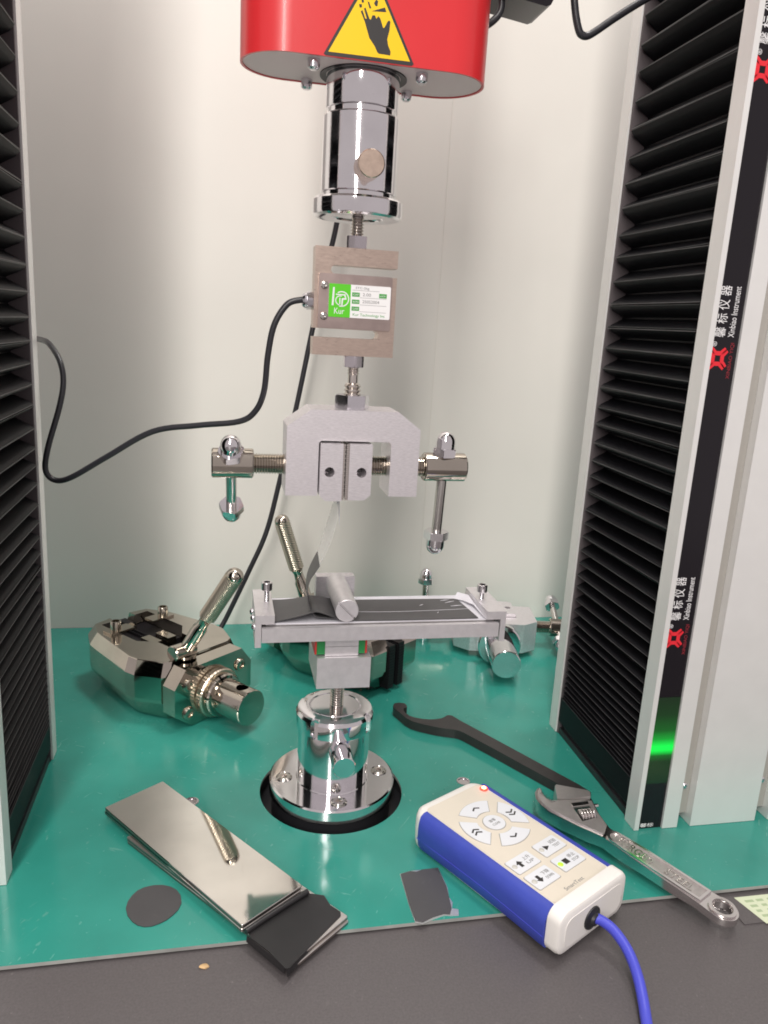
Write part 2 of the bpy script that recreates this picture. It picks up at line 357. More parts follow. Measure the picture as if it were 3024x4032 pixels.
# ---------------------------------------------------------------- columns
ZP = [540, 523, 507, 491, 474, 459, 442, 426, 409, 393, 378.5, 362, 348.4, 333.5, 318.3, 304, 290, 276.7, 263.7, 250.8, 238.9, 225.7, 213.5, 202.3, 191,
      178.7, 168, 158, 148, 138.9, 128.8, 120, 111.1, 102.2, 94, 87, 80.5, 73.5, 67.6, 62.3, 57, 52, 47.2, 43.1, 39, 35.9, 32.8, 30]
def pleat_mesh(s):
    bm = nb(); pr = [(181.0, 0, 0), (181.2, -0.03, 0), (184, -0.2, 1.2), (193, -0.47, 3.5), (193, -0.54, 3.5), (184, -0.84, 1.2), (181.2, -0.97, 0), (181.0, -1, 0)]
    fr = []
    for x, z, yy in pr: fr.append([bm.verts.new((s*x*S, y*S, z*S)) for y in (-53.5, 44-yy*-1.5, 49+yy*0.9)])
    for a, b in zip(fr, fr[1:]):
        for i in (0, 1): bm.faces.new((a[i], a[i+1], b[i+1], b[i]))
    bmesh.ops.recalc_face_normals(bm, faces=bm.faces)
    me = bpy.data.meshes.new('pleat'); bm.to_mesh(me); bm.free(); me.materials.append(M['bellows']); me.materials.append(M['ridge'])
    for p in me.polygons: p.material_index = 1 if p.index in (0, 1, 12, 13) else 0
    for p in me.polygons: p.use_smooth = True
    me.set_sharp_from_angle(angle=math.radians(50)); return me
def column(s, label):
    t = thing('machine_column', label, 'column', (s*240, 0, 0))
    def bx(name, x0, x1, y0, y1, z0, z1, m, parent=t, bevel=0.5):
        a, b = sorted((s*x0, s*x1)); return link(name, box(nb(), a, b, y0, y1, z0, z1), m, parent, True, bevel=bevel)
    bx('column_core', 204, 330, -54, 66, 0.2, 720, 'recess')
    bx('channel_back', 200, 203.8, -54, 54, 0.2, 720, 'recess')
    bx('rear_strip', 181.3, 185.2, 54.5, 66, 0.3, 720, 'profile')
    bx('channel_side', 182.4, 203.8, 52.4, 54.3, 0.3, 720, 'recess', bevel=0)
    bx('front_strip', 180.8, 184.0, -66, -54.2, 0.3, 720, 'profile')
    bx('wide_strip', 200.0, 210.4, -66, -54.2, 0.3, 720, 'profile')
    bx('groove', 210.6, 219.4, -60, -54.2, 6, 720, 'groove', bevel=0)
    bx('front_panel', 219.6, 266, -66, -54.2, 0.3, 720, 'profile', bevel=1)
    bx('groove', 266.2, 275.2, -60, -54.2, 6, 720, 'groove', bevel=0)
    bx('outer_strip', 275.4, 330, -66, -54.2, 0.3, 720, 'profile')
    for gx in (215, 270.7):
        bm = nb(); lathe(bm, [(2.0, 0), (2.0, 1.2), (1.4, 1.8), (0, 2.0)], 20, frame((s*gx, -60, 26), (0, -1, 0))); link('groove_screw', bm, 'zinc', t, True)
    ls = bx('logo_strip', 184.2, 199.8, -64.6, -60, 0.4, 720, 'strip', bevel=0)
    bl = thing('bellows', None, None); bl.parent = t; bl.location = (-s*240*S, 0, 0)
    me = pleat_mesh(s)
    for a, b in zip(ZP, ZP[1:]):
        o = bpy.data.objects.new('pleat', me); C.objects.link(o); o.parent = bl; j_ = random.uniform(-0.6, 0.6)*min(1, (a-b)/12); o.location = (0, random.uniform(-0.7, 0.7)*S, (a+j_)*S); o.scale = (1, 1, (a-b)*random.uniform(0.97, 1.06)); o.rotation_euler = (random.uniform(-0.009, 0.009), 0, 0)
    bx('bellows_flange', 182.2, 197, -53.6, 53.6, 10.5, 29.8, 'bellows', bl)
    bx('base_rail', 183, 198, -54, 54, 0.3, 5, 'black', bl); bx('base_rail', 185, 198, -54, 54, 5.2, 10.3, 'black', bl)
    return t, ls
ct, ls = column(1, 'right-hand column with black bellows, logo strip and green status light')
column(-1, 'left-hand column cut off by the picture edge, black bellows facing inward')
# status lens and print on the right-hand logo strip
link('status_light', box(nb(), 184.35, 199.65, -64.9, -64.62, 32, 90), 'glow', ct, True)
for zb, dx in ((428, 0), (287.5, 0), (126, 0)):
    # brand emblem: four chevrons around a small square
    cx, cz, k = 188.7, zb+2, 5.9
    for q in range(4):
        ang = PI/2*q
        def R(x, y, h, ang=ang): return (cx+k*(x*math.cos(ang)-y*math.sin(ang)), -64.62-h, cz+k*(x*math.sin(ang)+y*math.cos(ang)))
        decal('emblem', [(-0.24, 0.28), (0.24, 0.28), (0.50, 0.44), (0.70, 0.62), (0.86, 0.78), (0.62, 1.02), (0.42, 0.86), (0.2, 0.66), (-0.2, 0.66), (-0.42, 0.86), (-0.62, 1.02), (-0.86, 0.78), (-0.70, 0.62), (-0.50, 0.44)][::-1], 'printred', ls, R, 0.12)
    text('lettering', '馨 标 仪 器', 'white', ls, (187.9, -64.62, zb+26.5), (0, 0, 1), (-1, 0, 0), 26.5, 6.4)
    text('lettering', 'Xinbiao Instrument', 'white', ls, (194.7, -64.62, zb+26.5), (0, 0, 1), (-1, 0, 0), 26.2, 3.6)
    text('lettering', '®', 'white', ls, (184.9+0.9, -64.62, zb+9.6), (0, 0, 1), (-1, 0, 0), 2.6, 2.6)
    text('lettering', 'XINBIAO YIQI', 'dimred', ls, (196.6, -64.62, zb+1), (0, 0, 1), (-1, 0, 0), 19, 2.4)
text('lettering', '馨标', 'white', ls, (190, -64.62, 2.6), (1, 0, 0), (0, 0, 1), 9, 2.6)

# ---------------------------------------------------------------- red load head
hd = thing('load_head', 'red rounded load head housing with yellow hand-crush warning sticker', 'machine head', (0, -4, 422))
def stadium(hl, r, n=20): return [(hl-r+r*math.cos(-PI/2+PI*i/n), r*math.sin(-PI/2+PI*i/n)-4) for i in range(n+1)]+[(-hl+r+r*math.cos(PI/2+PI*i/n), r*math.sin(PI/2+PI*i/n)-4) for i in range(n+1)]
bm = nb(); bot = [bm.verts.new((x, y, 422)) for x, y in stadium(64, 24.2)]; top = [bm.verts.new((x, y, 640)) for x, y in stadium(64, 24.2)]
ib = [bm.verts.new((x, y, 422)) for x, y in stadium(62.7, 22.9)]; iu = [bm.verts.new((x, y, 640)) for x, y in stadium(62.7, 22.9)]; n = len(bot)
for i in range(n):
    j = (i+1) % n
    bm.faces.new((bot[i], bot[j], top[j], top[i])); bm.faces.new((ib[j], ib[i], iu[i], iu[j])); bm.faces.new((bot[j], bot[i], ib[i], ib[j])); bm.faces.new((top[i], top[j], iu[j], iu[i]))
link('shell', bm, 'red', hd, True)
bm = nb(); prism(bm, stadium(62.5, 22.7), 422.5, 426); link('bottom_plate', bm, 'pinkgrey', hd, True)
bm = nb(); lathe(bm, [(19.6, 0.5), (22.9, 0), (22.9, 0.9), (19.6, 0.9), (19.6, 0.5)], 56, Matrix.Translation((0, 0, 421.9)), cap=(False, False)); link('bore_shade_ring', bm, 'black', hd, True)  # flush black ring painted in as the shade of the open hole
for x, y in ((-28.4, -20), (-28.3, 15), (27, -19), (26.7, 15)):
    bm = nb(); lathe(bm, [(0, -5.6), (1.8, -5.5), (2.9, -4.6), (3.1, -3), (3.1, 0), (0, 0)], 24, Matrix.Translation((x, y, 423))); link('cap_screw', bm, 'zinc', hd, True)
SY = -28.22
def FS(x, z, h): return (x, SY-h, z)
st = decal('warning_sticker', [(-24.6, 422.9), (-23.6, 422.3), (19.4, 422.4), (20.3, 423.3), (-1.6, 462.0), (-2.9, 462.0)], 'ink', hd, FS, 0.12)
decal('sticker_face', [(-22.4, 424.0), (18.3, 424.2), (-2.2, 460.3)], 'yellow', st, lambda x, z, h: (x, SY-0.13-h, z), 0.06)
def FK(x, z, h): return (x, SY-0.2-h, z)
decal('hand_symbol', [(-7.4, 443.2), (-5.3, 439.2), (-2.6, 432.2), (0.2, 429.0), (1.6, 426.6), (2.4, 425.9), (8.2, 425.8), (8.3, 427.4), (6.9, 430.1), (6.3, 432.7), (7.2, 436.8), (7.4, 440.6), (6.6, 441.0), (5.9, 440.2), (4.7, 437.7), (4.0, 437.3), (2.3, 441.4), (1.3, 442.2), (0.4, 440.9), (-0.3, 442.3), (-1.6, 442.2), (-2.3, 440.2), (-2.9, 440.4), (-5.2, 445.1), (-5.9, 444.6), (-4.3, 440.4), (-5.0, 440.3), (-6.6, 443.8)], 'ink', st, FK, 0.06)
for pg in ([(-2.1, 443.9), (4.4, 446.3), (5.2, 444.4)], [(-1.1, 447.4), (-0.1, 449.3), (0.9, 448.6), (0.6, 446.4), (-0.2, 446.3)], [(-4.3, 447.9), (-3.5, 447.6), (-2.3, 445.2), (-3.2, 444.9)], [(-7.4, 448.2), (-6.2, 448.6), (-6.0, 447.2), (-7.0, 446.9)], [(-8.4, 446.2), (-7.0, 446.3), (-6.9, 445.0), (-8.0, 444.7)], [(-3.4, 450.6), (-1.8, 451.2), (-2.2, 449.0)]):
    decal('hand_symbol', pg, 'ink', st, FK, 0.06)

# ---------------------------------------------------------------- upper coupling
uc = thing('upper_coupling', 'chrome cylinder coupling hanging under the red head, with locking pin', 'coupling', (0, 0, 350))
T0 = Matrix.Identity(4)
bm = nb(); lathe(bm, [(0, 364.5), (19.8, 364.5), (20.3, 365), (20.3, 402.0), (19.6, 402.8), (18.2, 403.0), (18.2, 405.6), (19.0, 405.9), (19.3, 406.4), (19.3, 424)], 72, T0); link('coupling_body', bm, 'chrome', uc, True)
bm = nb(); lathe(bm, [(0, 353.2), (14, 353.2), (14.3, 352.6), (16.5, 352.2), (22.6, 352.2), (24.0, 353.2), (24.4, 354.4), (24.4, 360.6), (23.4, 361.8), (21, 362.2), (19.4, 362.3), (19.4, 364.4), (0, 364.4)], 72, T0); link('lock_ring', bm, 'chrome', uc, True)
bm = nb(); cyl(bm, (0.6, -10, 375.2), (0.9, -32.5, 375.2), 6.9, 40, 0.5); link('locking_pin', bm, 'pin', uc, True)

# ---------------------------------------------------------------- S-type load cell
lc = thing('load_cell', 'bronze-toned S-shaped load cell with green and white label', 'load cell', (0.5, 0, 278.9))
xl, xr = -22.8, 23.0
def arc(cx, cz, r, a0, a1, n=8): return [(cx+r*math.cos(a0+(a1-a0)*i/n), cz+r*math.sin(a0+(a1-a0)*i/n)) for i in range(n+1)]
out = [(xl, 278.9), (xr, 278.9), (xr, 322.4)]+[(x, z) for x, z in arc(-11.6, 324.8, 2.4, -PI/2, -1.5*PI)]+[(xr, 327.2), (xr, 336.6), (xl, 336.6), (xl, 293.3)]+[(x, z) for x, z in arc(11.8, 290.9, 2.4, PI/2, -PI/2)]+[(xl, 288.5)]
bm = nb(); prism(bm, out, -6.2, 5, 'y'); link('cell_body', bm, 'cell', lc, True, bevel=0.45)
bm = nb(); prism(bm, rrect(-20.6, 20.1, 293.6, 322.5, 0.8), -8.2, -6.25, 'y'); cv = link('cover_plate', bm, 'cover', lc, True, bevel=0.25)
lb = decal('label_plate', rrect(-15, 19.4, 299.7, 317.3, 0.8), 'label', lc, lambda x, z, h: (x, -8.22-h, z), 0.35)
def LB(x, z, h): return (x, -8.58-h, z)
decal('green_field', rrect(-15, -3.0, 299.7, 317.3, 0.5), 'green_label', lb, LB, 0.05)
def LB2(x, z, h): return (x, -8.64-h, z)
decal('logo', [(-13.3, 305.8), (-12.3, 305.8), (-11.9, 315.4), (-12.9, 315.4)], 'white', lb, LB2, 0.05)
def ring2(cx, cz, r0, r1, a0, a1, n=24): return arc(cx, cz, r1, a0, a1, n)+arc(cx, cz, r0, a1, a0, n)
decal('logo', ring2(-7.9, 309.4, 3.55, 4.15, -1.9, 2.2), 'white', lb, LB2, 0.05)
decal('logo', ring2(-8.8, 308.6, 2.1, 2.6, 1.2, 4.9), 'white', lb, LB2, 0.05)
decal('logo', [(-11.2, 311.4), (-6.6, 311.3), (-6.0, 310.0), (-7.9, 309.8), (-8.0, 305.7), (-7.3, 305.8), (-7.1, 309.0), (-5.2, 309.2), (-5.9, 312.0), (-11.2, 312.0)], 'white', lb, LB2, 0.05)
decal('logo', [(-9.2, 310.0), (-8.6, 310.0), (-8.5, 306.0), (-9.1, 306.0)], 'white', lb, LB2, 0.05)
X_, Z_ = (1, 0, 0), (0, 0, 1)
text('lettering', 'Kur', 'white', lb, (-9, -8.64, 303.0), X_, Z_, 5.6, 3.2, 0.05)
text('lettering', 'STC-2kg', 'greyink', lb, (3.4, -8.6, 315.6), X_, Z_, 7.6, 1.5, 0.05)
text('lettering', '2.00', 'greyink', lb, (6.0, -8.6, 312.4), X_, Z_, 4.6, 1.6, 0.05)
text('lettering', '25052004', 'greyink', lb, (8.4, -8.6, 308.7), X_, Z_, 9.4, 1.6, 0.05)
text('lettering', 'Kur Technology Inc', 'green_dark', lb, (7.6, -8.6, 301.3), X_, Z_, 18, 1.9, 0.05)
for z, s_ in ((312.2, 'CAP'), (308.4, 'S/N'), (304.7, 'CLASS')):
    decal('print_box', [(-2.2, z-1.1), (2.0, z-1.1), (2.0, z+1.1), (-2.2, z+1.1)], 'green_dark', lb, LB, 0.05)
    text('lettering', s_, 'white', lb, (-0.1, -8.64, z), X_, Z_, 3.0, 1.0, 0.04)
decal('print_box', [(12.9, 311.1), (17.2, 311.1), (17.2, 313.4), (12.9, 313.4)], 'green_dark', lb, LB, 0.05)
text('lettering', 'mV/V', 'white', lb, (15, -8.64, 312.2), X_, Z_, 3.2, 1.0, 0.04)
for x0, x1, z in ((-2.2, 13, 314.4), (2.2, 17.2, 310.6), (2.2, 17.2, 306.8), (2.2, 17.2, 303.2)):
    decal('print_line', [(x0, z), (x1, z), (x1, z+0.16), (x0, z+0.16)], 'greyink', lb, LB, 0.04)
for x, z in ((-17.6, 316.2), (-17.5, 299.9)):
    bm = nb(); lathe(bm, [(2.1, 0), (2.1, 0.7), (1.7, 1.4), (0.9, 1.7), (0.8, 1.0), (0, 1.0)], 24, frame((x, -8.2, z), (0, -1, 0))); link('cover_screw', bm, 'steel', lc, True)
bm = nb(); hexnut(bm, (-22.8, -0.5, 307.6), (-26.2, -0.5, 307.6), 4.9, 0.3); lathe(bm, [(4.1, 0), (4.1, 1.2), (3.2, 2.4), (2.3, 2.6)], 28, frame((-26.2, -0.5, 307.6), (-1, 0, 0))); link('cable_gland', bm, 'zinc', lc, True)
bm = nb(); thread(bm, (0.4, 0, 336), (0.4, 0, 353.4), 3.6, 1.45, 0.95); link('threaded_stud', bm, 'stud', lc, True)
bm = nb(); hexnut(bm, (0.5, 0, 336.7), (0.5, 0, 343.2), 6.3, 0.35); link('lock_nut', bm, 'darkzinc', lc, True)
bm = nb(); hexnut(bm, (1.5, 0, 278.8), (1.5, 0, 272.6), 6.3, 0.5); link('lock_nut', bm, 'darkzinc', lc, True)

# ---------------------------------------------------------------- screw-action tension grips (one hanging, one lying on the plate)
def acorn(bm, p, d, r=7.7, h=5.0, dr=5.8, dh=10):
    p = Vector(p); d = Vector(d).normalized(); hexnut(bm, p, p+d*h, r, 0.2)
    pr = [(dr, 0), (dr, dh*0.35)]+[(dr*math.cos(a), dh*0.35+dh*0.65*math.sin(a)) for a in [PI/2*i/8 for i in range(1, 8)]]+[(0, dh)]
    lathe(bm, pr, 28, frame(p+d*h, d))
def screw_grip(label, loc, rot, rods, lying=False):
    """local frame: origin at the middle of the bracket top, z up the load axis, front face at y=-14"""
    t = thing('tension_grip', label, 'grip', loc, rot, 'screw-action tension grips')
    rc = lambda cx, cz, r, a0, a1: arc(cx, cz, r, a0, a1, 5)
    o = [(-38.4, -49.3), (-20.2, -49.3), (-20.2, -19.6)]+rc(-18.2, -19.4, 2, PI, PI/2)+rc(19.6, -19.4, 2, PI/2, 0)+[(21.6, -49.3), (38.4, -49.3), (38.4, -9.8), (25, 0), (-25, 0), (-38.4, -9.8)]
    bm = nb(); prism(bm, o, -14, 14, 'y'); link('bracket', bm, 'alu', t, bevel=0.5)
    for s, x0, x1, hx, nm in ((-1, -19.4, -6.6, -14, 'l'), (1, -2.9, 10.2, 4.4, 'r')):
        ch = [(x0+3.5, -51.6), (x1, -51.6), (x1, -18.6), (x0, -18.6), (x0, -48.4)] if s < 0 else [(x0, -51.0), (x1-3.5, -51.0), (x1, -47.8), (x1, -18.6), (x0, -18.6)]
        bm = nb(); prism_holes(bm, ch, [circle(hx, -34.8, 2.9, 28)], -17.5, -4, 'y')
        j = link('jaw', bm, 'alu', t); bm = nb(); prism(bm, ch, -3.9, 8, 'y'); link('jaw_back', bm, 'alu', j)
        bm = nb(); prism(bm, circle(hx+0.8, -35.2, 2.0, 20), -4.4, -4.05, 'y'); link('jaw_hole_shade', bm, 'blackened', j)  # dark disc added so the hole looks shaded inside
        bm = nb(); a, b = (x1+0.05, x1+1.2) if s < 0 else (x0-1.8, x0-0.05)
        for k in range(26): box(bm, a, b+(0.25 if k % 2 and s < 0 else 0), -17.0, 7, -51+1.25*k, -51+1.25*k+1.1)
        link('serrated_insert', bm, 'stud', t)
    for s in (-1, 1):
        xa, xb = (-56.5, -18) if s < 0 else (10.4, 45.2)
        bm = nb(); thread(bm, (xa, 0, -33.7), (xb, 0, -33.7), 5.9, 1.5, 0.8); link('clamp_screw', bm, 'nickel', t)
        xa, xb = (-79.5, -56) if s < 0 else (45, 71)
        bm = nb(); cyl(bm, (xa, 0, -33.7), (xb, 0, -33.7), 8.6, 44, 0.7); link('screw_barrel', bm, 'nickel', t)
        th, up, dn, xc = rods[s]
        d = Vector((0.02*s, -math.sin(th), math.cos(th))); c = Vector((xc, 0, -33.7))
        r = thing('tommy_bar', None, None); r.parent = t
        bm = nb(); cyl(bm, c-d*dn, c+d*up, 3.1, 24); link('bar_rod', bm, 'steel', r)
        bm = nb(); acorn(bm, c+d*(up-2), d); link('acorn_nut', bm, 'chrome', r, angle=22)
        bm = nb(); acorn(bm, c-d*(dn-2), -d); link('acorn_nut', bm, 'chrome', r, angle=22)
    if not lying:
        bm = nb(); hexnut(bm, (-0.3, -1, 0.1), (-0.3, -1, 7.8), 10.2, 0.12); link('lock_nut', bm, 'zinc', t)
        bm = nb(); thread(bm, (-0.4, -1, 7), (-0.4, -1, 14), 4.9, 1.9, 0.9); lathe(bm, [(4.0, 0), (2.9, 0.6), (2.9, 5.4)], 28, Matrix.Translation((-0.4, -1, 14))); thread(bm, (-0.4, -1, 19.2), (-0.4, -1, 25.5), 3.4, 1.3, 0.6); link('threaded_stud', bm, 'stud', t)
    else:
        bm = nb(); lathe(bm, [(0, 0.2), (14.6, 0.2), (14.6, 4.0), (10, 4.2), (10, 9.8), (0, 9.9)], 48); link('adapter_neck', bm, 'chrome', t)
        bm = nb(); lathe(bm, [(10, 10), (18.6, 10), (19.6, 11), (19.6, 17.6), (18.4, 18.6), (13, 19)], 56); link('lock_ring', bm, 'chrome', t)
        bm = nb(); lathe(bm, [(12.6, 18.9), (12.6, 58.4), (12.0, 59), (0, 59)], 56); link('adapter_shaft', bm, 'chrome', t)
    return t
screw_grip('aluminium bracket grip hanging below the load cell, its jaws holding tape', (2.2, 1, 249.0), (0, 0, 0),
           {-1: (math.radians(40), 8.5, 42, -68.6), 1: (math.radians(2), 8.8, 42.5, 57.6)})
al = math.radians(11.5)
lg = screw_grip('aluminium bracket grip lying flat behind the tray, chrome shaft toward viewer', (180, 190, 20), (0, 0, 0),
           {-1: (math.radians(-25), 18, 30, -64), 1: (math.radians(92), 40, 13, 66)}, lying=True)
zx = Vector((-math.sin(al), -math.cos(al), 0)); yx = Vector((0, 0, -1)); xx = yx.cross(zx)
lg.rotation_euler = Matrix(((xx.x, yx.x, zx.x), (xx.y, yx.y, zx.y), (xx.z, yx.z, zx.z))).to_euler()

# ---------------------------------------------------------------- peel test tray on its carriage
pt = thing('peel_tray', 'aluminium peel test tray with roller, clamps and mounting block', 'test fixture', (0, 0, 82.6))
bm = nb(); prism(bm, [(-15.3, 82.8), (17.2, 82.6), (17.2, 102.4), (-15.3, 102.6)], -21.3, 21, 'y'); link('mounting_block', bm, 'alu_anod', pt, True, bevel=0.35)
bm = nb(); thread(bm, (1, 0, 59), (1, 0, 83), 4.4, 1.6, 0.9); link('threaded_stud', bm, 'stud', pt, True)
for z0, z1 in ((102.8, 108.6), (108.9, 114.4)): link('carriage', box(nb(), -10.5, 9.6, -19, 18, z0, z1), 'alu_anod', pt, True, bevel=0.3)
for x0, x1, m_ in ((-15.4, -10.6, 'seal_green'), (9.7, 13.8, 'seal_green'), (-16.6, -15.5, 'seal_red'), (13.9, 15.0, 'seal_red')): link('end_seal', box(nb(), x0, x1, -18, 17, 103.6, 114.3), m_, pt, True)
link('tray_bed', box(nb(), -48.3, 95.6, -24, -20.5, 114.6, 123.2), 'alu_anod', pt, True, bevel=0.3)
link('tray_bed', box(nb(), -48.3, 95.6, -20.4, 25, 114.6, 122.2), 'alu_anod', pt, True, bevel=0.3)
link('backing_plate', box(nb(), -46.8, 94.6, -19.6, 24.4, 122.5, 123.4), 'steel', pt, True, bevel=0.15)
link('liner_sheet', box(nb(), -46, 94, -18.6, 23.8, 123.5, 124.3), 'liner', pt, True)
def clamp(x0, x1, leg0, leg1, xs, zs):
    o = [(x0, 130.4), (x1, 130.4), (x1, 125.0)]
    if leg0 < x0+1: o = [(leg0, 110.8), (leg1, 110.8), (leg1, 125.2), (x1, 125.2), (x1, 130.6), (x0, 130.6)]
    else: o = [(x0, 125.0), (leg0, 125.0), (leg0, 110.6), (leg1, 110.6), (leg1, 130.2), (x0, 130.2)]
    bm = nb(); prism(bm, o, -22, 23, 'y'); k = link('end_clamp', bm, 'alu_anod', pt, True, bevel=0.3)
    bm = nb(); thread(bm, (xs, 1.5, 128), (xs, 1.5, zs+0.2), 1.6, 0.8, 0.3, 20); lathe(bm, [(1.7, zs), (3.0, zs), (3.3, zs+0.4), (3.3, zs+4.6), (2.9, zs+5.0), (2.0, zs+5.0), (1.9, zs+2.6), (0, zs+2.6)], 28, Matrix.Translation((xs, 1.5, 0)) if False else Matrix(((1, 0, 0, xs), (0, 1, 0, 1.5), (0, 0, 1, 0), (0, 0, 0, 1))))
    link('clamp_screw', bm, 'chrome', k, True)
    return k
kl = clamp(-52.1, -41.0, -52.1, -48.6, -44.5, 138.0); clamp(88.2, 100.6, 97.2, 100.6, 92.0, 134.6)
for y, z in ((14.6, 119.3), (-15.2, 121.1), (2, 120)):
    bm = nb(); lathe(bm, [(2.2, 0), (2.2, 0.8), (1.5, 1.7), (0, 2.0)], 20, frame((-52.1, y, z), (-1, 0, 0))); link('side_screw', bm, 'zinc', kl, True)
bm = nb(); prism(bm, rrect(-11.2, 14.2, 84, 136.3, 0.8), 30, 38, 'y'); link('roller_support', bm, 'alu', pt, True, bevel=0.4)
# slotted roller
bm = nb(); cyl(bm, (1.4, -20.6, 131.9), (1.8, 30.2, 131.9), 6.9, 56, 0.35)
ro = link('roller', bm, 'alu_anod', pt, True)
bm = nb(); sd = Vector((0.70, 0, -0.71)); sn = Vector((0.71, 0, 0.70)); c0 = Vector((1.4, -21.2, 131.9))
vs = [bm.verts.new(c0+sd*a*7.4+sn*b*0.62+Vector((0, cc, 0))) for cc in (0, 3.2) for a, b in ((-1, -1), (1, -1), (1, 1), (-1, 1))]
for q in ((0, 1, 2, 3), (7, 6, 5, 4), (0, 4, 5, 1), (1, 5, 6, 2), (2, 6, 7, 3), (3, 7, 4, 0)): bm.faces.new([vs[i] for i in q])
cut = link('roller_slot', bm, 'black', pt, True)
def carve(o, cutter):
    md = o.modifiers.new('b', 'BOOLEAN'); md.object = cutter; md.operation = 'DIFFERENCE'; md.solver = 'EXACT'
    bpy.context.view_layer.update()
    dg = bpy.context.evaluated_depsgraph_get(); me = bpy.data.meshes.new_from_object(o.evaluated_get(dg))
    o.modifiers.clear(); old = o.data; o.data = me; bpy.data.objects.remove(cutter)
    for p in me.polygons: p.use_smooth = True
    me.set_sharp_from_angle(angle=math.radians(32))
carve(ro, cut)

# ---------------------------------------------------------------- tape and films
ny, fy = -18.2, 18.0
pn = [(-45, 125.1), (-40.5, 125.3), (-32.5, 126.9), (-25, 128.6), (-19, 130.4), (-15.9, 130.7), (-12.1, 129.6), (-7, 127.6), (-2, 125.6)]
pf_ = [(-45, 125.1), (-39.9, 125.2), (-32.4, 125.4), (-25, 126.2), (-19, 127.4), (-16, 127.9), (-12, 127.4), (-7, 126.4), (-2, 125.4)]
A = spline([(x, ny, z) for x, z in pn], 4); B = spline([(x, fy, z) for x, z in pf_], 4)
bm = nb(); sheet(bm, A, B, 0.35)
tag(link('film_strip', bm, 'film', None, angle=60), 'loose left length of grey film curling up toward the roller', 'film')
bm = nb(); sheet(bm, spline([(-1.5, ny, 125.2), (8, -18.6, 125.0), (30, -19.2, 124.9), (60, -19, 124.8), (84, -18.4, 124.8)], 4), spline([(-1.5, 16.4, 125.2), (8, 16.4, 125.0), (30, 16.4, 124.9), (60, 16.2, 124.8), (80, 15.6, 124.8)], 4), 0.35)
gf = tag(link('film_strip', bm, 'film', None), 'flat grey film bonded to the tray right of the roller, pale scratch along it', 'film')
bm = nb(); sheet(bm, spline([(8, -4.6, 125.25), (30, -5.6, 125.15), (60, -4.4, 125.05), (84, -2.6, 125.05)], 4), spline([(8, -4.95, 125.25), (30, -5.95, 125.15), (60, -4.75, 125.05), (84, -2.9, 125.05)], 4), 0.1)
link('scratch', bm, 'liner', gf)
for (a, b, c, d) in ((52, 4, 55, 6), (60, -9.5, 61.5, -7.5), (70, 8, 77, 11), (72, 2, 80, 3.2), (68, 12, 74, 13.6)):
    bm = nb(); sheet(bm, [(a, b, 125.15), ((a+c)/2, (b+d)/2+0.4, 125.15), (c, d, 125.15)], [(a, b-0.3, 125.15), ((a+c)/2, (b+d)/2-0.5, 125.15), (c, d-0.2, 125.15)], 0.12); link('scratch', bm, 'liner', gf)
# crumpled clear tape tail at the right clamp
bm = nb(); sheet(bm, [(78, 15, 125.2), (83, 10, 125.6), (86.5, 0, 126.5), (87.5, -18, 125.4)], [(82, 21, 127.5), (87.2, 14, 128.0), (87.8, 4, 126.9), (87.9, -19.5, 125.1)], 0.2)
tag(link('tape_tail', bm, 'liner', None), 'pale crumpled tape end pinched under the right tray clamp', 'tape')
# grey tail turning up and the clear tape rising to the jaws
far = [(-12.5, 157.0), (-15.6, 150.5), (-18.0, 144.0), (-18.9, 138), (-18.6, 132), (-16.5, 127.4), (-11, 126.2), (-4, 125.6)]
near = [(-15.3, 158.6), (-18.2, 154), (-20.8, 149.4), (-22.0, 142), (-20.4, 133), (-16.6, 127.6), (-11, 126.4), (-4, 125.7)]
bm = nb(); sheet(bm, spline([(x, -16.5, z) for x, z in near], 5), spline([(x, 18.5, z) for x, z in far], 5), 0.35)
tp = tag(link('peeled_tape', bm, 'film', None, angle=60), 'peeled strip rising from roller to jaws, grey below and clear above', 'tape')
bm = nb(); sheet(bm, spline([(-15.3, -16.5, 158.7), (-11.6, -16.5, 167.5), (-8.2, -15.5, 177), (-5.6, -13.5, 188), (-4.2, -10, 200)], 5), spline([(-12.5, 18.5, 157.1), (-10.2, 18, 165.5), (-7.8, 16, 176), (-5.6, 12, 187), (-4.4, 5, 200)], 5), 0.12)
link('clear_length', bm, 'clear', tp, angle=60)
bm = nb(); sheet(bm, [(-4.3, -9, 197.5), (-4.0, -9.5, 190), (-3.9, -10, 181.5)], [(-5.8, -6, 197.5), (-4.6, -8.6, 190), (-3.9, -9.8, 181.5)], 0.12); link('tape_corner', bm, 'liner', tp, angle=60)

# ---------------------------------------------------------------- base coupling in the plate
bc = thing('base_coupling', 'chrome flanged base socket bolted over black ring, holding the tray stud', 'coupling', (0, 0, -13))
bm = nb(); lathe(bm, [(39.2, 10.8), (40.3, 10.0), (40.3, 2.4), (39.6, 1.8), (0, 1.8)], 96)
link('flange', bm, 'chrome', bc, True)
bm = nb(); lathe(bm, [(38.6, -13.8), (38.6, 1.7), (0, 1.7)], 72); link('rubber_gasket', bm, 'black', bc, True)
bm = nb(); lathe(bm, [(23.4, 10.7), (22.9, 11.4), (22.9, 47), (22, 48)], 96); link('socket_body', bm, 'chrome', bc, True)
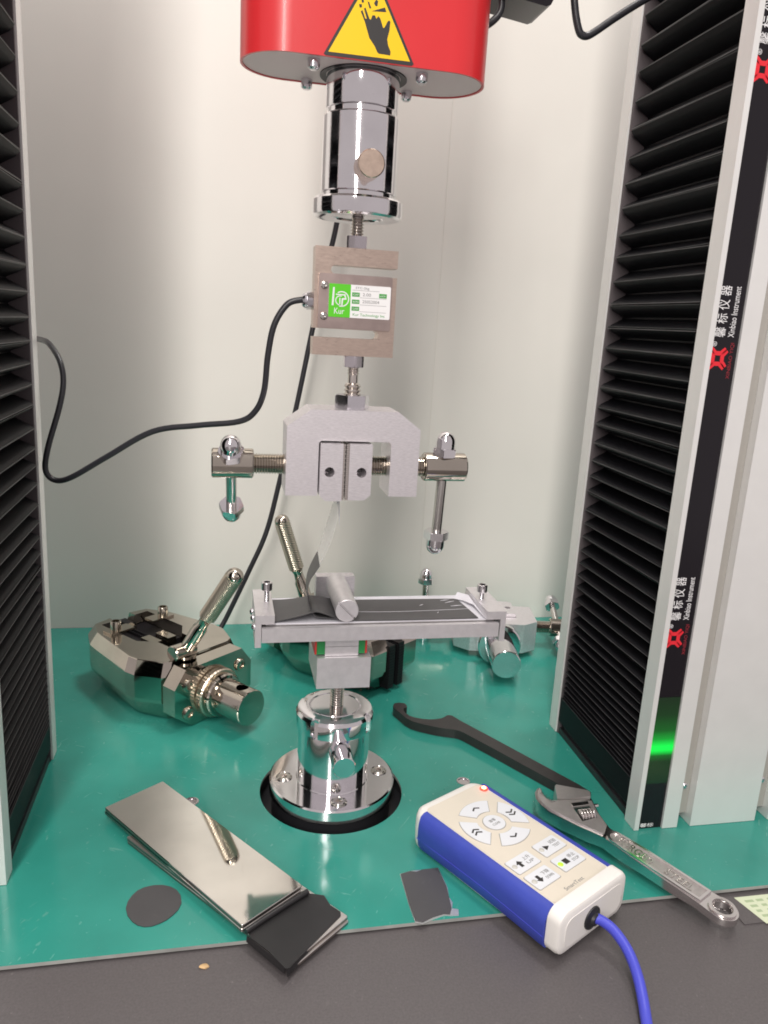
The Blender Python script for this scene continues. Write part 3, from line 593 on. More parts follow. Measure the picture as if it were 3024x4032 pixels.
# notched lock ring
bm = nb(); n = 144; prof = [(22.0, 47.6), (24.3, 48.2), (24.6, 49.0), (24.6, 57.4), (23.4, 59.4), (21.6, 60.4), (16.6, 60.6), (16.0, 59.4), (15.8, 59.4), (15.2, 60.6), (4.6, 60.7)]
rings = []
for r, z in prof:
    ring = []
    for i in range(n):
        a = 2*PI*i/n; rr = r
        dd = min(abs((a-c+PI) % (2*PI)-PI) for c in (math.radians(-128), math.radians(-38), math.radians(52), math.radians(142)))
        if r > 21.9 and dd < 0.085: rr = 21.9+ (0.01 if r > 22 else 0)
        ring.append(bm.verts.new((rr*math.cos(a), rr*math.sin(a), z)))
    rings.append(ring)
for a, b in zip(rings, rings[1:]):
    for i in range(n): bm.faces.new((a[i], a[(i+1) % n], b[(i+1) % n], b[i]))
bm.faces.new(rings[-1]); link('lock_ring', bm, 'chrome', bc, True, angle=28)
for x, y in ((-31.0, 0.2), (0.0, -30.6), (31.1, 0.6), (0.2, 31)):
    k = thing('flange_bolt', None, None, (x, y, 23.7)); k.parent = bc
    bm = nb(); lathe(bm, [(5.1, 10.85), (5.3, 11.1), (5.0, 11.4), (4.5, 10.9), (4.2, 10.9), (4.1, 11.5), (3.7, 11.9), (2.5, 11.9)], 36, Matrix.Translation((x, y, 0)), cap=(False, False))
    link('bolt_head', bm, 'steel', k, True)
    bm = nb(); lathe(bm, [(2.6, 11.95), (2.0, 11.8), (1.9, 10.9), (0, 10.9)], 6, Matrix.Translation((x, y, 0)), 0.3, cap=(False, False)); link('hex_socket', bm, 'stud', k, True)
bm = nb(); cyl(bm, (0.9, -15, 40.6), (0.8, -40.5, 40.4), 6.9, 44, 0.4); link('locking_pin', bm, 'chrome', bc, True)

# ---------------------------------------------------------------- wedge grips lying on the plate
def wedge_grip(label, loc, ang, hbase, htip):
    """local frame: +x along the shaft, z up from the plate"""
    t = thing('wedge_grip', label, 'grip', loc, (0, 0, ang), 'nickel wedge grips lying on the plate')
    half = [(-62, 9.5), (-62, 27), (-44, 37), (-34, 39), (16, 47), (26, 46), (44, 36), (47, 30)]
    slot = [(-62, -9.5), (-54, -9.5), (-54, -22), (-4, -22), (8, -12), (24, -12), (24, 12), (8, 12), (-4, 22), (-54, 22), (-54, 9.5)]
    ol = half+[(x, -y) for x, y in reversed(half)]
    pl_ = ol+slot[1:]; n = len(pl_); bm = nb(); rings = []
    for z, k in ((0.4, 0.74), (3, 0.80), (17, 0.985), (20, 1.0), (38, 1.0), (40, 0.985), (48.0, 0.90), (48.5, 0.89)):
        ring = []
        for x, y in pl_:
            if (x, y) in slot or abs(y) < 9.6: ring.append(bm.verts.new((x*(0.4+0.6*k) if x < -50 else x, y, z)))
            else: ring.append(bm.verts.new((x*k if x < 40 else x*(0.6+0.4*k), y*k, z)))
        rings.append(ring)
    for a, b in zip(rings, rings[1:]):
        for i in range(n): bm.faces.new((a[i], a[(i+1) % n], b[(i+1) % n], b[i]))
    bm.faces.new(rings[0][::-1]); bm.faces.new(rings[-1]); bmesh.ops.triangulate(bm, faces=[f for f in bm.faces if len(f.verts) > 4])
    link('grip_body', bm, 'nickel', t, angle=13)
    link('slot_floor', box(nb(), -53.8, 7.8, -11.8, 11.8, 2, 9), 'blackjaw', t)
    for s in (-1, 1):
        a, b = sorted((s*2.4, s*21.6))
        bm = nb(); box(bm, -53.6, -6, a, b, 4, 38); box(bm, -63.5, -50.5, *sorted((s*2.4, s*9.2)), 4, 42)
        for k in range(18): box(bm, -62.5+2.5*k, -60.9+2.5*k, *sorted((s*1.6, s*2.45)), 5, 40.5)
        for k in range(14): box(bm, -64.0, -63.4, *sorted((s*2.6, s*9.0)), 5+2.5*k, 6.6+2.5*k)
        link('serrated_jaw', bm, 'blackjaw', t, bevel=0)
        a, b = sorted((s*9, s*30))
        r = link('jaw_retainer', box(nb(), -36, -25, a, b, 48.6, 50.2), 'nickel_flat', t, bevel=0.4)
        bm = nb(); lathe(bm, [(4.2, 50.2), (4.2, 57.2), (3.8, 57.9), (2.9, 57.9), (2.7, 53.0), (0, 53.0)], 28, Matrix.Translation((-30, s*22.5, 0))); link('socket_screw', bm, 'nickel_flat', r)
        link('jaw_link', box(nb(), -14, 2, *sorted((s*3, s*11)), 38.3, 45.0), 'nickel_flat', t, bevel=0.4)
    link('jaw_link', box(nb(), -50, -43, -6, 6, 38.3, 42.6), 'nickel_flat', t, bevel=0.3)
    bm = nb(); prism(bm, [(-22, 1), (22, 1), (37, 13), (37, 34), (27, 47), (-27, 47), (-37, 34), (-37, 13)], 47.5, 60.8, 'x'); link('end_block', bm, 'nickel', t, bevel=1.6)
    for y, z in ((-25, 34), (-25, 12), (25, 34), (25, 12)):
        bm = nb(); lathe(bm, [(4.8, 0), (5.0, 0.6), (4.4, 1.9), (2.7, 2.1), (2.5, 0.6), (0, 0.6)], 28, frame((60.9, y, z), (1, 0, 0))); link('socket_screw', bm, 'nickel_flat', t)
    bm = nb(); fr = frame((0, 0, 21), (1, 0, 0))
    lathe(bm, [(0, 61), (17.9, 61), (18.9, 62), (18.9, 66.0), (18.0, 67.2), (14.5, 67.6)], 96, fr); 
    for v in bm.verts:
        r = math.hypot(v.co.y, v.co.z-21); a = math.atan2(v.co.z-21, v.co.y)
        if r > 18.7: g = 1+(0.012 if round(a/(2*PI)*96) % 2 else -0.012); v.co.y *= g; v.co.z = 21+(v.co.z-21)*g
    link('knurled_ring', bm, 'knurl', t, angle=20)
    bm = nb(); lathe(bm, [(0, 67.7), (16.0, 67.7), (16.6, 68.4), (16.6, 71.0), (15.6, 72.2), (13.4, 72.6), (13.4, 100.0), (12.9, 100.6), (0, 100.6)], 64, fr); sh = link('shaft', bm, 'nickel', t)
    bm = nb(); cyl(bm, (91, 0, 10), (91, 0, 50), 4.6, 32); carve(sh, link('cut', bm, 'black', t))
    # lever: pivot boss, arm and knurled handle
    hb = Vector(hbase); ht = Vector(htip); d = (ht-hb).normalized(); lv = thing('clamp_lever', None, None); lv.parent = t
    side = Vector((0, 1, 0)); side = (side-d*side.dot(d)).normalized()
    bm = nb(); cyl(bm, hb-side*13, hb+side*7, 6.0, 32, 0.8); lathe(bm, [(8, 0), (8, 2), (5, 2.6)], 32, frame((hb.x, hb.y, 48.5), (0, 0, 1))); link('pivot_boss', bm, 'nickel', lv)
    L_ = (ht-hb).length; fr = frame(hb, d)
    bm = nb(); lathe(bm, [(5.4, 0), (5.4, L_*0.30), (4.3, L_*0.33), (4.0, L_*0.40), (5.0, L_*0.44)], 32, fr); link('lever_arm', bm, 'nickel', lv)
    bm = nb(); k = L_*0.44; e = L_-3.2; rings = []; ns, nr = 56, int((e-k)*3.4)
    for q in range(nr+1):
        z = k+(e-k)*q/nr; edge = min(1, q/3, (nr-q)/3)
        rings.append([bm.verts.new(fr @ Vector(((4.7+1.55*min(1, q/4)+0.34*edge*math.sin(2*PI*z/2.1+9*a))*math.cos(a), (4.7+1.55*min(1, q/4)+0.34*edge*math.sin(2*PI*z/2.1+9*a))*math.sin(a), z))) for a in [2*PI*t_/ns for t_ in range(ns)]])
    for a, b in zip(rings, rings[1:]):
        for t_ in range(ns): bm.faces.new((a[t_], a[(t_+1) % ns], b[(t_+1) % ns], b[t_]))
    bm.faces.new(rings[0][::-1]); bm.faces.new(rings[-1]); link('knurled_handle', bm, 'knurl', lv, angle=70)
    bm = nb(); lathe(bm, [(6.1, e), (6.3, e+0.6), (5.9, e+2.6), (4.6, e+4.6), (2.4, e+5.8), (0, e+6.1)], 36, fr); link('handle_tip', bm, 'nickel', lv)
    return t
def to_local(p, loc, ang):
    d = Vector(p)-Vector(loc); return (d.x*math.cos(ang)+d.y*math.sin(ang), -d.x*math.sin(ang)+d.y*math.cos(ang), d.z)
a1 = math.radians(-48.5); l1 = (-116, 150, 0)
wedge_grip('polished nickel wedge grip left of the tray with knurled lever raised', l1, a1, to_local((-97, 108, 53.5), l1, a1), to_local((-61.1, 76, 123.5), l1, a1))
a2 = math.radians(127); l2 = (33, 184, 0)
wedge_grip('polished nickel wedge grip partly hidden behind the peel tray and block', l2, a2, to_local((4, 190, 53), l2, a2), to_local((-22.5, 190, 134), l2, a2))

# ---------------------------------------------------------------- hook spanner
sp = [(63.4, 97.8), (67, 98.6), (71.2, 97.1), (72.2, 93.5), (71.7, 90.4), (68.9, 89.4), (68.0, 86), (68.5, 81.6), (70.6, 77.2), (74.4, 73.9), (79.5, 71.4), (85.2, 70.1), (90, 70.1), (94.5, 71.0), (97.2, 72.6), (99.2, 74.6), (101.6, 75.2), (103.7, 74.2), (108.4, 65.2), (125.9, 36.6), (162.5, -24.5),
      (166.8, -34), (164, -39.5), (158, -38), (152.5, -28.5), (121.1, 23.0), (105.0, 48.5), (102.6, 51.4), (99.3, 53.3), (92.9, 55.6), (86.5, 58.4), (80.4, 62.0), (75, 65.4), (70.5, 69.0), (67, 74.5), (64.5, 82.0), (62.2, 88), (61.1, 91.4), (61.6, 95.2)]
bm = nb(); prism(bm, sp, 0.2, 7.2)
sp_o = tag(link('hook_spanner', bm, 'blackened', None, bevel=0.6), 'black hook spanner lying on the green plate right of the base socket', 'spanner')

# ---------------------------------------------------------------- adjustable wrench (head propped on the spanner)
aw = thing('adjustable_wrench', 'chrome adjustable wrench with FORGED STEEL handle, propped on the black spanner', 'wrench', (160, -90, 3))
H0 = Vector((140, -50)); HD = (Vector((190, -143))-H0).normalized(); HN = Vector((-HD.y, HD.x))
def ztop(x, y): return 17.2-8.4*((Vector((x, y))-H0).dot(HD))/106.0
def zlow(x, y, dz):
    s = (Vector((x, y))-H0).dot(HD); return ztop(x, y)+(dz+max(0, min(1, (s-20)/85))*4.0 if dz < -5 else dz)
def wr_prism(bm, pts, dz0, dz1):
    lo = [bm.verts.new((x, y, zlow(x, y, dz0))) for x, y in pts]; hi = [bm.verts.new((x, y, ztop(x, y)+dz1)) for x, y in pts]; n = len(pts)
    for i in range(n): bm.faces.new((lo[i], lo[(i+1) % n], hi[(i+1) % n], hi[i]))
    bm.faces.new(lo[::-1]); bm.faces.new(hi); return bm
def wr_ring(bm, outer, holes, dz0, dz1):
    prism_holes(bm, outer, holes, 0, 1)
    for v in bm.verts: v.co.z = zlow(v.co.x, v.co.y, dz0) if v.co.z < 0.5 else ztop(v.co.x, v.co.y)+dz1
    return bm
def hp(s, o): p = H0+HD*s+HN*o; return (p.x, p.y)
def hc_(s): return -4.6+(s-35)*4.0/70
RC = Vector(hp(104.2, -0.6)); RR = 8.2
head = [(126.6, -39.6), (124.6, -41.2), (122.3, -44.2), (120.7, -49.4), (121.4, -55.3), (124.5, -61.8), (130.6, -68.3), (136.9, -75.1), (142.2, -79.8), (148.3, -85.5)]
hwid = [(42, 5.3), (50, 5.9), (62, 6.5), (82, 6.6), (92, 6.9), (97, 7.3)]
lowedge = [hp(a, hc_(a)-b) for a, b in hwid]; upedge = [hp(a, hc_(a)+b) for a, b in reversed(hwid)]+[hp(37, hc_(37)+5.3)]
ringarc = [(RC.x+RR*math.cos(a), RC.y+RR*math.sin(a)) for a in [math.atan2(-HN.y, -HN.x)+PI*i/18 for i in range(19)]]
rightside = [(156.2, -78.4), (155.9, -74.8), (155.5, -65.5), (157.0, -54.1), (157.2, -51.6), (141.5, -52.8), (133.7, -52.5), (130.0, -52.6), (128.0, -50.6), (127.2, -45.5), (127.9, -40.6)]
outer = head+lowedge+ringarc+upedge+rightside
window = [(140.5, -60.2), (152.3, -58.8), (152.0, -70.3), (141.0, -73.0)]
hole = [(RC.x+5.0*math.cos(a), RC.y+5.0*math.sin(a)) for a in [2*PI*i/28 for i in range(28)]]
def simple(pts):
    o = []
    for p in pts:
        if not o or (Vector(p)-Vector(o[-1])).length > 0.4: o.append(p)
    return o
bm = nb(); wr_ring(bm, simple(outer), [window, hole], -9.5, -1.2); link('wrench_body', bm, 'wrench', aw, True, bevel=0.7)
hf = [(126.8, -41.0), (124.3, -43.8), (122.4, -49.4), (123.0, -54.9), (125.9, -61.0), (131.7, -67.2), (138.0, -74.0), (143.2, -78.6), (149.0, -84.0), (151.6, -81.5), (154.8, -77.2), (154.4, -65.5), (155.6, -55), (141.5, -53.6), (129.6, -53.4), (126.8, -50.9), (126.1, -45.8)]
bm = nb(); wr_ring(bm, hf, [window], -1.15, -0.1); link('head_face', bm, 'wrench_dark', aw, True, bevel=0.25)
# raised rim round the handle recess and the recess floor
so, si = [], []
for k in range(13):
    a = PI/2+PI*k/12; so.append(hp(40+5.0*math.cos(a), hc_(40)+5.0*math.sin(a))); si.append(hp(40.4+3.4*math.cos(a), hc_(40)+3.3*math.sin(a)))
for s_ in (55, 75, 95): so.append(hp(s_, hc_(s_)-6.0)); si.append(hp(min(s_, 93.5), hc_(s_)-4.4))
for s_ in (95, 75, 55): so.append(hp(s_, hc_(s_)+6.0)); si.append(hp(min(s_, 93.5), hc_(s_)+4.4))
bm = nb(); wr_ring(bm, so, [si], -1.15, 0.2); link('handle_rim', bm, 'wrench', aw, True, bevel=0.3)
bm = nb(); wr_prism(bm, si, -1.15, -0.75); link('handle_recess', bm, 'recess_satin', aw, True)
bm = nb(); ro_ = [(RC.x+7.2*math.cos(a), RC.y+7.2*math.sin(a)) for a in [2*PI*i/36 for i in range(36)]]
wr_ring(bm, ro_, [[(RC.x+(p[0]-RC.x)*1.08, RC.y+(p[1]-RC.y)*1.08) for p in hole]], -1.15, 0.1); link('hanging_eye', bm, 'wrench', aw, True, bevel=0.5)
tilt = math.atan2(8.4, 106.0); X3 = Vector((HD.x, HD.y, -math.tan(tilt))).normalized(); Y3 = Vector((HN.x, HN.y, 0))
for s_, wd, ln, sx_ in (('FORGED', 22, 5.6, 53), ('STEEL', 16.5, 5.4, 80)):
    p = Vector(hp(sx_, hc_(sx_))); text('lettering', s_, 'steel', aw, (p.x, p.y, ztop(p.x, p.y)-0.72), X3, Y3, wd, ln, 0.55)
mv = [(139.2, -38.4), (137.7, -39.6), (134.0, -51.8), (141.5, -52.4), (157.0, -51.0), (158.6, -46.6), (157.6, -45.0)]
bm = nb(); wr_prism(bm, mv, -9.0, -0.1); link('movable_jaw', bm, 'wrench_dark', aw, True, bevel=0.6)
bm = nb(); wr_prism(bm, [(140.8, -59.9), (140.6, -57.2), (152.4, -56.0), (152.2, -58.6)], -4, 0.5); link('jaw_slide', bm, 'wrench', aw, True, bevel=0.3)
bm = nb(); c_ = Vector((145.6, -66.2)); ax = Vector((1, 0.06, 0)).normalized()
p0 = Vector((141.6, -66.6, ztop(*c_)-2.4)); pr = []
for k in range(5):
    z = 0.2+2.0*k; pr += [(2.9, z), (4.6, z+0.5), (4.7, z+1.0), (2.9, z+1.5)]
lathe(bm, pr, 28, frame(p0, ax)); link('worm_screw', bm, 'wrench', aw, True)
bm = nb(); cyl(bm, (156.5, -55.5, ztop(157, -55)-4), (160.2, -55.0, ztop(157, -55)-4), 1.3, 16); link('worm_pin', bm, 'wrench', aw, True)
for k in range(9):
    p = Vector((124.6, -46.5))+Vector((0.55, -1.25))*k*0.85
    bm = nb(); wr_prism(bm, [(p.x, p.y), (p.x+(2.2 if k % 2 else 3.2), p.y+0.3), (p.x+(2.2 if k % 2 else 3.2), p.y+0.55), (p.x, p.y+0.25)], -0.1, 0.0); link('scale_mark', bm, 'ink', aw, True)

# ---------------------------------------------------------------- hand controller
UX, UY = 0.47993648, -0.87730324
hc = thing('hand_controller', 'white and blue wired hand controller with membrane keys and lit LEDs', 'remote control', (87.4, -91.6, 0.4), (0, 0, math.atan2(UY, UX)))
ZT = 22.6
def loft(bm, secs):
    rg_ = [[bm.verts.new(p) for p in s] for s in secs]; n = len(rg_[0])
    for a, b in zip(rg_, rg_[1:]):
        for i in range(n): bm.faces.new((a[i], a[(i+1) % n], b[(i+1) % n], b[i]))
    bm.faces.new(rg_[0][::-1]); bm.faces.new(rg_[-1])
bm = nb(); secs = []
for z, k in ((0, 1.8), (1.2, 0.5), (4, 0), (12, -0.2), (18, 0), (21, 0.8), (22.3, 2.2), (ZT, 3.6)):
    secs.append([(x, y, z) for x, y in rrect(-52.8+k, 56-k*0.9, -27.2+k, 27.2-k, 9-k*0.6, 6)])
loft(bm, secs); body = link('case', bm, 'ctrl', hc, angle=40)
for s in (-1, 1):
    bm = nb(); secs = []
    for u, g in ((-44.5, -1.2), (-41, 0), (-20, -0.5), (5, -0.7), (30, -0.2), (45, 0.4), (48.6, 0.4)):
        pr = ([(21.9, ZT+0.25), (24.4, ZT+0.1), (26.6, ZT-1.3)] if s < 0 else [(24.7, ZT+0.3), (26.4, ZT+0.3), (28.2, ZT-0.8)])+[(29.0+g, ZT-5), (29.4+g, 14), (29.4+g, 8), (28.4+g, 2.6), (26.8+g, 0.9), (25, 0.2), (22, 0.2)]
        secs.append([(u, s*v*1.0, z) for v, z in pr])
    loft(bm, secs); link('side_grip', bm, 'blue', hc, angle=40)
    bm = nb(); tube(bm, [(-44, s*29.2, 8.6), (-20, s*29.0, 8.8), (5, s*28.75, 9), (30, s*29.25, 8.8), (48.4, s*29.85, 8.6)], 0.22, 6, 4); link('parting_line', bm, 'cord', hc)
bm = nb(); prism(bm, rrect(-46.2, 48.2, -21.4, 23.4, 2.5, 4), ZT+0.02, ZT+0.32); link('face_panel', bm, 'ctrlpanel', hc)
bm = nb(); secs = []
for u, k in ((49, 0), (54.5, 0), (56.2, 0.6), (57.0, 2.0)):
    secs.append([(u, y, z) for y, z in rrect(-28.8+k, 28.8-k, 0.1+k, 25.2-k, 6.5-k*0.5, 6)])
loft(bm, secs); link('end_cap', bm, 'ctrl', hc, angle=40)
bm = nb(); prism(bm, rrect(-24, 24, 4, 20.4, 5, 5), 57.02, 57.25, 'x'); link('end_face', bm, 'ctrl', hc)
bm = nb(); lathe(bm, [(6.4, 0), (6.2, 0.8), (3.6, 1.8), (2.9, 3.0)], 32, frame((57.2, -2.0, 11.5), (1, 0, 0))); link('cord_grommet', bm, 'black', hc)
ZK = ZT+0.34
def key(name, pts, line=0.45):
    cx = sum(p[0] for p in pts)/len(pts); cy = sum(p[1] for p in pts)/len(pts)
    k = decal(name, pts, 'key', hc, lambda x, y, h: (x, y, ZK+0.02+h), 0.42, world=False)
    def grow(p): d = Vector((p[0]-cx, p[1]-cy)); d = d*(1+line/max(d.length, 1)); return (cx+d.x, cy+d.y)
    decal('key_outline', [grow(p) for p in pts], 'keyline', k, lambda x, y, h: (x, y, ZK+h), 0.12, world=False)
    return k
def mark(k, pts, m='ink'): decal('symbol', pts, m, k, lambda x, y, h: (x, y, ZK+0.45+h), 0.08, world=False)
def ktext(k, s_, pos, wd, ht, m='greyink', xd=(0, 1, 0), yd=(-1, 0, 0)): text('lettering', s_, m, k, (pos[0], pos[1], ZK+0.45), xd, yd, wd, ht, 0.08, world=False)
kc = (-14.0, 2.4)
ck = key('clear_key', circle(kc[0], kc[1], 6.4, 40)); ktext(ck, '清零', (kc[0]-1.6, kc[1]), 5.0, 2.4); ktext(ck, 'CLEAR', (kc[0]+1.7, kc[1]), 5.8, 1.7)
half = math.radians(36)
for name, c in (('jog_up_key', PI), ('fast_up_key', -PI/2), ('fast_down_key', PI/2), ('jog_down_key', 0)):
    pts = arc(kc[0], kc[1], 20.3, c-half, c+half, 16)+arc(kc[0], kc[1], 10.2, c+half*0.86, c-half*0.86, 10)
    k = key(name, pts); d = Vector((math.cos(c), math.sin(c)))
    up = -1 if name in ('jog_up_key', 'fast_up_key') else 1
    base = Vector(kc)+d*15.0
    for off in ((0,) if 'jog' in name else (-1.3, 1.3)):
        b = base+Vector((off, 0))
        mark(k, [(b.x+up*1.4, b.y), (b.x+up*0.3, b.y), (b.x-up*1.3, b.y+2.4), (b.x-up*1.3+up*0.9, b.y+2.9)])
        mark(k, [(b.x+up*1.4, b.y), (b.x-up*1.3+up*0.9, b.y-2.9), (b.x-up*1.3, b.y-2.4), (b.x+up*0.3, b.y)])
for name, u0, u1, v0, v1, sym, t1, t2, lit in (('test_key', 12.8, 23.4, 3.0, 20.4, 'run', '试验', 'TEST', 0), ('raise_key', 13.1, 23.6, -19.7, -2.1, 'up', '上升', 'UP', 0),
                                          ('stop_key', 26.3, 36.8, 2.0, 19.7, 'stop', '停止', 'STOP', 1), ('lower_key', 26.3, 37.3, -20.0, -3.0, 'down', '下降', 'DOWN', 0)):
    k = key(name, rrect(u0, u1, v0, v1, 1.0, 3)); um = (u0+u1)/2; va = v0+(v1-v0)*0.36
    if sym == 'run': mark(k, [(um-1.9, va-1.7), (um+1.9, va-1.7), (um, va+2.0)][::-1])
    if sym == 'stop': mark(k, [(um-1.8, va-1.5), (um+1.8, va-1.5), (um+1.8, va+2.1), (um-1.8, va+2.1)])
    if sym in ('up', 'down'):
        q = -1 if sym == 'up' else 1
        mark(k, [(um+q*2.6, va), (um+q*0.2, va+2.3), (um+q*0.2, va+1.0), (um-q*2.4, va+1.0), (um-q*2.4, va-1.0), (um+q*0.2, va-1.0), (um+q*0.2, va-2.3)])
    ktext(k, t1, (um-1.7, v0+(v1-v0)*0.74), 5.4, 2.6); ktext(k, t2, (um+1.7, v0+(v1-v0)*0.74), 5.4, 1.9)
    bm = nb(); lathe(bm, [(1.55, 0), (1.5, 0.25), (0.9, 0.55), (0, 0.62)], 24, Matrix.Translation((um, v0+2.1, ZK+0.4))); link('indicator_led', bm, 'led_green' if lit else 'led_off', k)
bm = nb(); lathe(bm, [(2.6, 0), (2.5, 0.5), (1.9, 1.0), (0, 1.1)], 24, Matrix.Translation((-40.2, 22.0, ZK))); pw = link('power_led', bm, 'led_red', hc)
bm = nb(); lathe(bm, [(1.5, 1.0), (1.2, 1.45), (0, 1.7)], 24, Matrix.Translation((-40.2, 22.0, ZK))); link('led_core', bm, 'led_core', pw)
text('lettering', 'SmartTest', 'greyink', hc, (44.4, -1.5, ZK), (0, 1, 0), (-1, 0, 0), 15, 2.3, 0.06, world=False)
bm = nb(); tube(bm, [(110.5, -138.5, 12), (113.6, -142.6, 12), (117.4, -145.8, 12), (120.9, -151.2, 11), (123.0, -158.8, 9), (123.3, -166.3, 7), (121.8, -175.5, 5), (119.2, -185.1, 2.4), (116, -194, 0.6), (108, -215, -0.3), (90, -260, -0.4), (80, -330, -0.4)], 2.6, 18, 10)
tag(link('controller_cord', bm, 'cord', None), 'bright blue cord leaving the hand controller toward the lower edge', 'cord')

# ---------------------------------------------------------------- steel plates with black film
TH = 0.0
def plate(label, c, ang, lx, ly, z0, z1, top='plate_steel'):
    t = thing('steel_plate', label, 'metal plate', (c[0], c[1], z0), (0, -TH, ang), 'stacked steel plates')
    bm = nb(); prism(bm, rrect(-lx/2, lx/2, -ly/2, ly/2, 1.0, 2), 0.06, z1-z0-0.05)
    for f in bm.faces: f.normal_update(); f.material_index = 0 if abs(f.normal.z) > 0.5 else 1
    link('plate_sheet', bm, [top, 'plate_edge'], t, bevel=0.25, segs=1); return t
aA = math.atan2(-104.9, 78.6); aB = math.atan2(-103.5, 86)
plate('topmost steel plate of the crossed stack, mirror bright with lever reflection', (-83.6, -55.8), aA, 130.6, 39.8, 6.2, 8.3)
plate('second steel plate from the top, flush under the bright topmost one', (-83.9, -56.2), aA, 130.8, 39.6, 4.1, 6.1)
plate('third steel plate down, skewed and carrying the black film', (-65.4, -77.6), aB, 134, 40.5, 2.05, 4.0, 'plate_satin')
plate('bottom steel plate of the stack, lying on the green plate', (-65.0, -78.2), aB, 134.4, 40.3, 0.05, 2.0, 'plate_satin')
BD = Vector((math.cos(aB), math.sin(aB)))
def lift(bm):
    for v in bm.verts: v.co.z += math.sin(TH)*(66+(Vector((v.co.x, v.co.y))-Vector((-65.4, -77.6))).dot(BD)); v.co.z += 0
    return bm
bf = [(-57.5, -120.6), (-26.5, -97.6), (-22.4, -98.9), (-17.4, -100.6), (-15.2, -107.8), (-10.6, -113.2), (-10.8, -115.6), (-39.3, -144.9), (-41.0, -145.0), (-48.5, -133.4), (-56.2, -124.4)]
bm = nb(); prism(bm, bf, 4.06, 4.45); bfo = tag(link('black_film', lift(bm), 'blackfilm', None, bevel=0.12), 'black film patch covering the projecting end of the lower steel plates', 'film')
bm = nb(); tube(bm, [(-58.6, -121.0, 5.4), (-50, -114.9, 5.8), (-38, -106.6, 6.0), (-26, -98.4, 5.8)], 1.5, 14, 6); link('rolled_edge', lift(bm), 'blackfilm', bfo)
bm = nb(); sheet(bm, [(-58.0, -122.6, 4.3), (-52.5, -129.3, 4.3), (-41.2, -143.6, 4.25)], [(-58.3, -122.9, 1.2), (-52.8, -129.6, 0.7), (-41.5, -143.9, 0.5)], 0.3); link('folded_edge', lift(bm), 'blackfilm', bfo)
bm = nb(); sheet(bm, [(-40.5, -145.4, 4.35), (-26.0, -130.9, 4.35), (-11.2, -115.9, 4.35)], [(-40.2, -145.8, 0.4), (-25.7, -131.3, 0.9), (-10.9, -116.2, 1.8)], 0.3); link('folded_edge', lift(bm), 'blackfilm', bfo)

# ---------------------------------------------------------------- film scraps, crumb, sticker
dp = [(-118.0, -91.6), (-117.6, -87), (-116.0, -83.0), (-113.6, -79.6), (-110.3, -77.6), (-105.6, -76.6), (-100.8, -77.1), (-96.8, -78.8), (-93.4, -81.8), (-91.2, -86), (-90.5, -91.7), (-91.8, -96), (-94.3, -99.5), (-97.2, -102.4), (-100.5, -104.3), (-104, -105.6), (-107.7, -105.5), (-111, -104), (-113.7, -101.4), (-116.6, -96.8)]
bm = nb(); prism(bm, dp, 0.1, 0.65); tag(link('film_disc', bm, 'film', None, bevel=0.1), 'small round grey film disc on the green plate left of the steel plates', 'film scrap')
pp = [(27.5, -85.5), (30, -84.7), (33.4, -83.9), (36.7, -84.8), (40.2, -83.5), (49.6, -83.3), (50.3, -98.8), (48.6, -114.3), (46.5, -118.3), (43.3, -117.6), (37.2, -119.0), (30.7, -121.8), (27.4, -120.4), (26.9, -108.3)]
bm = nb(); prism(bm, pp, 0.32, 0.75); pt2 = tag(link('film_patch', bm, 'film', None, bevel=0.1), 'torn square grey film scrap with pale foil edge, left of the controller', 'film scrap')
fo = [(27.2, -84.9), (33.4, -83.3), (49.9, -82.9), (50.8, -98.8), (49.6, -106), (50.4, -110), (48.9, -114.1), (52.0, -115.2), (51.0, -119.6), (46.7, -119.2), (43.3, -118.5), (37.2, -120.3), (30.7, -122.6), (27.1, -121.0), (26.7, -108)]
bm = nb(); prism(bm, fo, 0.08, 0.30); link('foil_backing', bm, 'foil', pt2)
bm = nb(); bmesh.ops.create_icosphere(bm, subdivisions=2, radius=1)
for v in bm.verts: v.co = Vector((-78.1+v.co.x*2.4*(1+random.uniform(-.25, .25)), -131+v.co.y*1.5*(1+random.uniform(-.25, .25)), -2.7+v.co.z*0.7))
tag(link('crumb', bm, 'crumb', None), 'tiny tan crumb on the dark panel below the steel plates', 'crumb')
stk = tag(link('info_sticker', prism(nb(), [(209.9, -124.8), (248, -125.0), (240, -144.9), (215.4, -144.8)], -2.48, -2.3), 'sticker', None), 'pale green printed sticker on the dark panel right of the wrench eye', 'sticker')
for r in range(5):
    for c_ in range(4):
        x0 = 214.2+c_*7+r*0.9; y0 = -127.6-r*3.7
        bm = nb(); prism(bm, [(x0, y0), (x0+5.2-(r+c_) % 3, y0), (x0+5.4-(r+c_) % 3, y0-1.7), (x0+0.2, y0-1.7)], -2.29, -2.24); link('print_block', bm, 'stickerprint', stk)

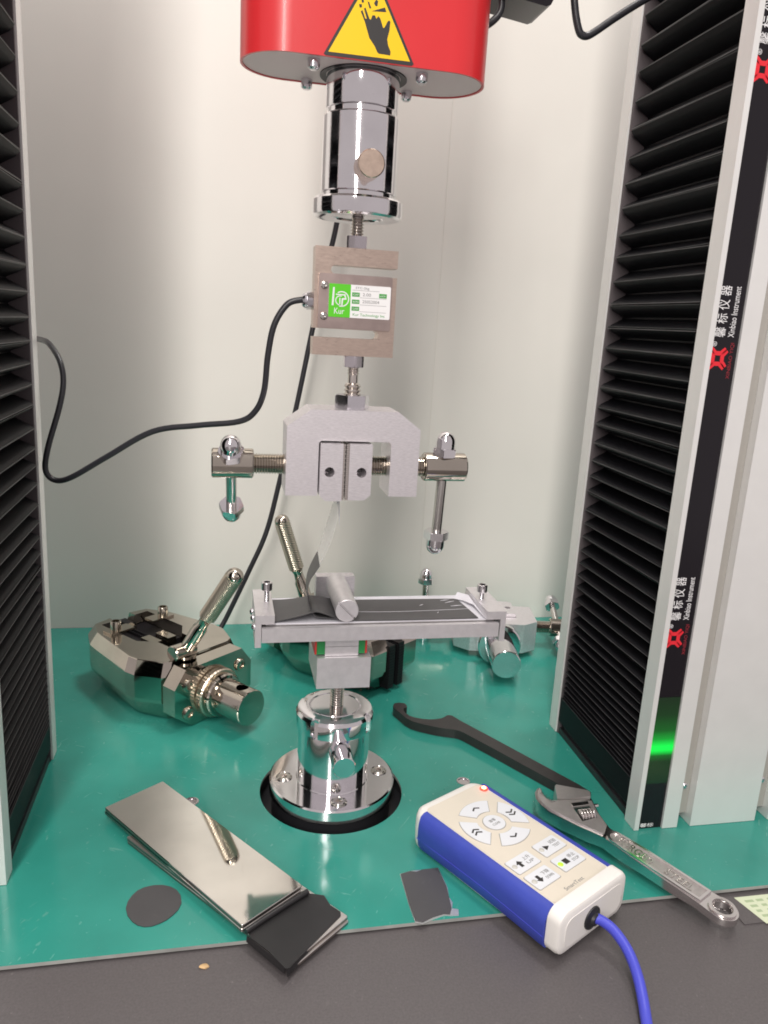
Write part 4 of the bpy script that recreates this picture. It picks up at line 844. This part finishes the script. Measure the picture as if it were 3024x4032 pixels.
# ---------------------------------------------------------------- cables
cc = [(-191.0, 97, 276.0), (-182.2, 82, 275.9), (-175.1, 70, 274.0), (-167.7, 60, 265.0), (-165.1, 55, 253.4), (-166.9, 50, 238.6), (-173.3, 45, 214.7), (-175.4, 45, 200.8), (-170.6, 45, 194.6), (-160.6, 42, 196.9), (-138.9, 35, 211.1), (-111.8, 28, 228.1), (-85.4, 20, 233.7), (-62.2, 12, 237.7), (-53.0, 8, 244.4), (-48.3, 5, 256.5), (-46.7, 2, 276.6), (-43.7, 0, 293.4), (-37.0, -0.4, 304.7), (-30.1, -0.5, 307.6), (-26.6, -0.5, 307.6)]
bm = nb(); tube(bm, cc, 1.75, 14, 7); tag(link('sensor_cable', bm, 'cable', None), 'thin black cable curving from the load cell gland to the left column', 'cable')
bc2 = [(40, 255, 640), (33, 255, 500), (27, 252, 420), (22.9, 250, 377.5), (14, 250, 335), (5.3, 250, 288.8), (-6, 250, 225), (-20.2, 250, 152.1), (-31, 250, 105), (-46.3, 250, 67.3), (-60, 250, 36), (-70.2, 248, 15), (-80, 240, 3.2), (-95, 228, 2.4), (-120, 224, 2.4), (-160, 226, 2.4)]
bm = nb(); tube(bm, bc2, 2.3, 14, 7); tag(link('rear_cable', bm, 'cable', None), 'black cable hanging down the white wall behind the load cell', 'cable')
arm = thing('sensor_arm', 'black sensor arm end jutting in at the top right of the red head', 'sensor arm', (92, 20, 478))  # end of the sensor arm, with its cable loop
bm = nb(); prism(bm, [(72, 476.0), (78, 475.6), (102.2, 472.8), (105.0, 474.0), (106.4, 477), (108, 520), (74, 524)], 12, 40, 'y'); link('housing', bm, 'strip', arm, True, bevel=1.2)
bm = nb(); tube(bm, [(66, 18, 459.5), (71.5, 18, 462.0), (76.5, 18, 466.6), (78.2, 18, 471), (77.5, 18, 477), (74, 20, 486)], 2.0, 14, 6); link('cable_loop', bm, 'cable', arm, True)
bm = nb(); tube(bm, [(118, 24, 520), (120, 22, 496), (121.1, 20, 484), (123.4, 20, 474), (126.2, 20, 466.6), (128.4, 20, 464.3), (131.8, 20, 464.2), (137, 20, 467.4), (148.3, 20, 475.8), (164, 20, 486.5), (190, 20, 503)], 2.1, 14, 7); tag(link('drag_cable', bm, 'cable', None), 'black cable dipping in a V beside the top of the right column', 'cable')
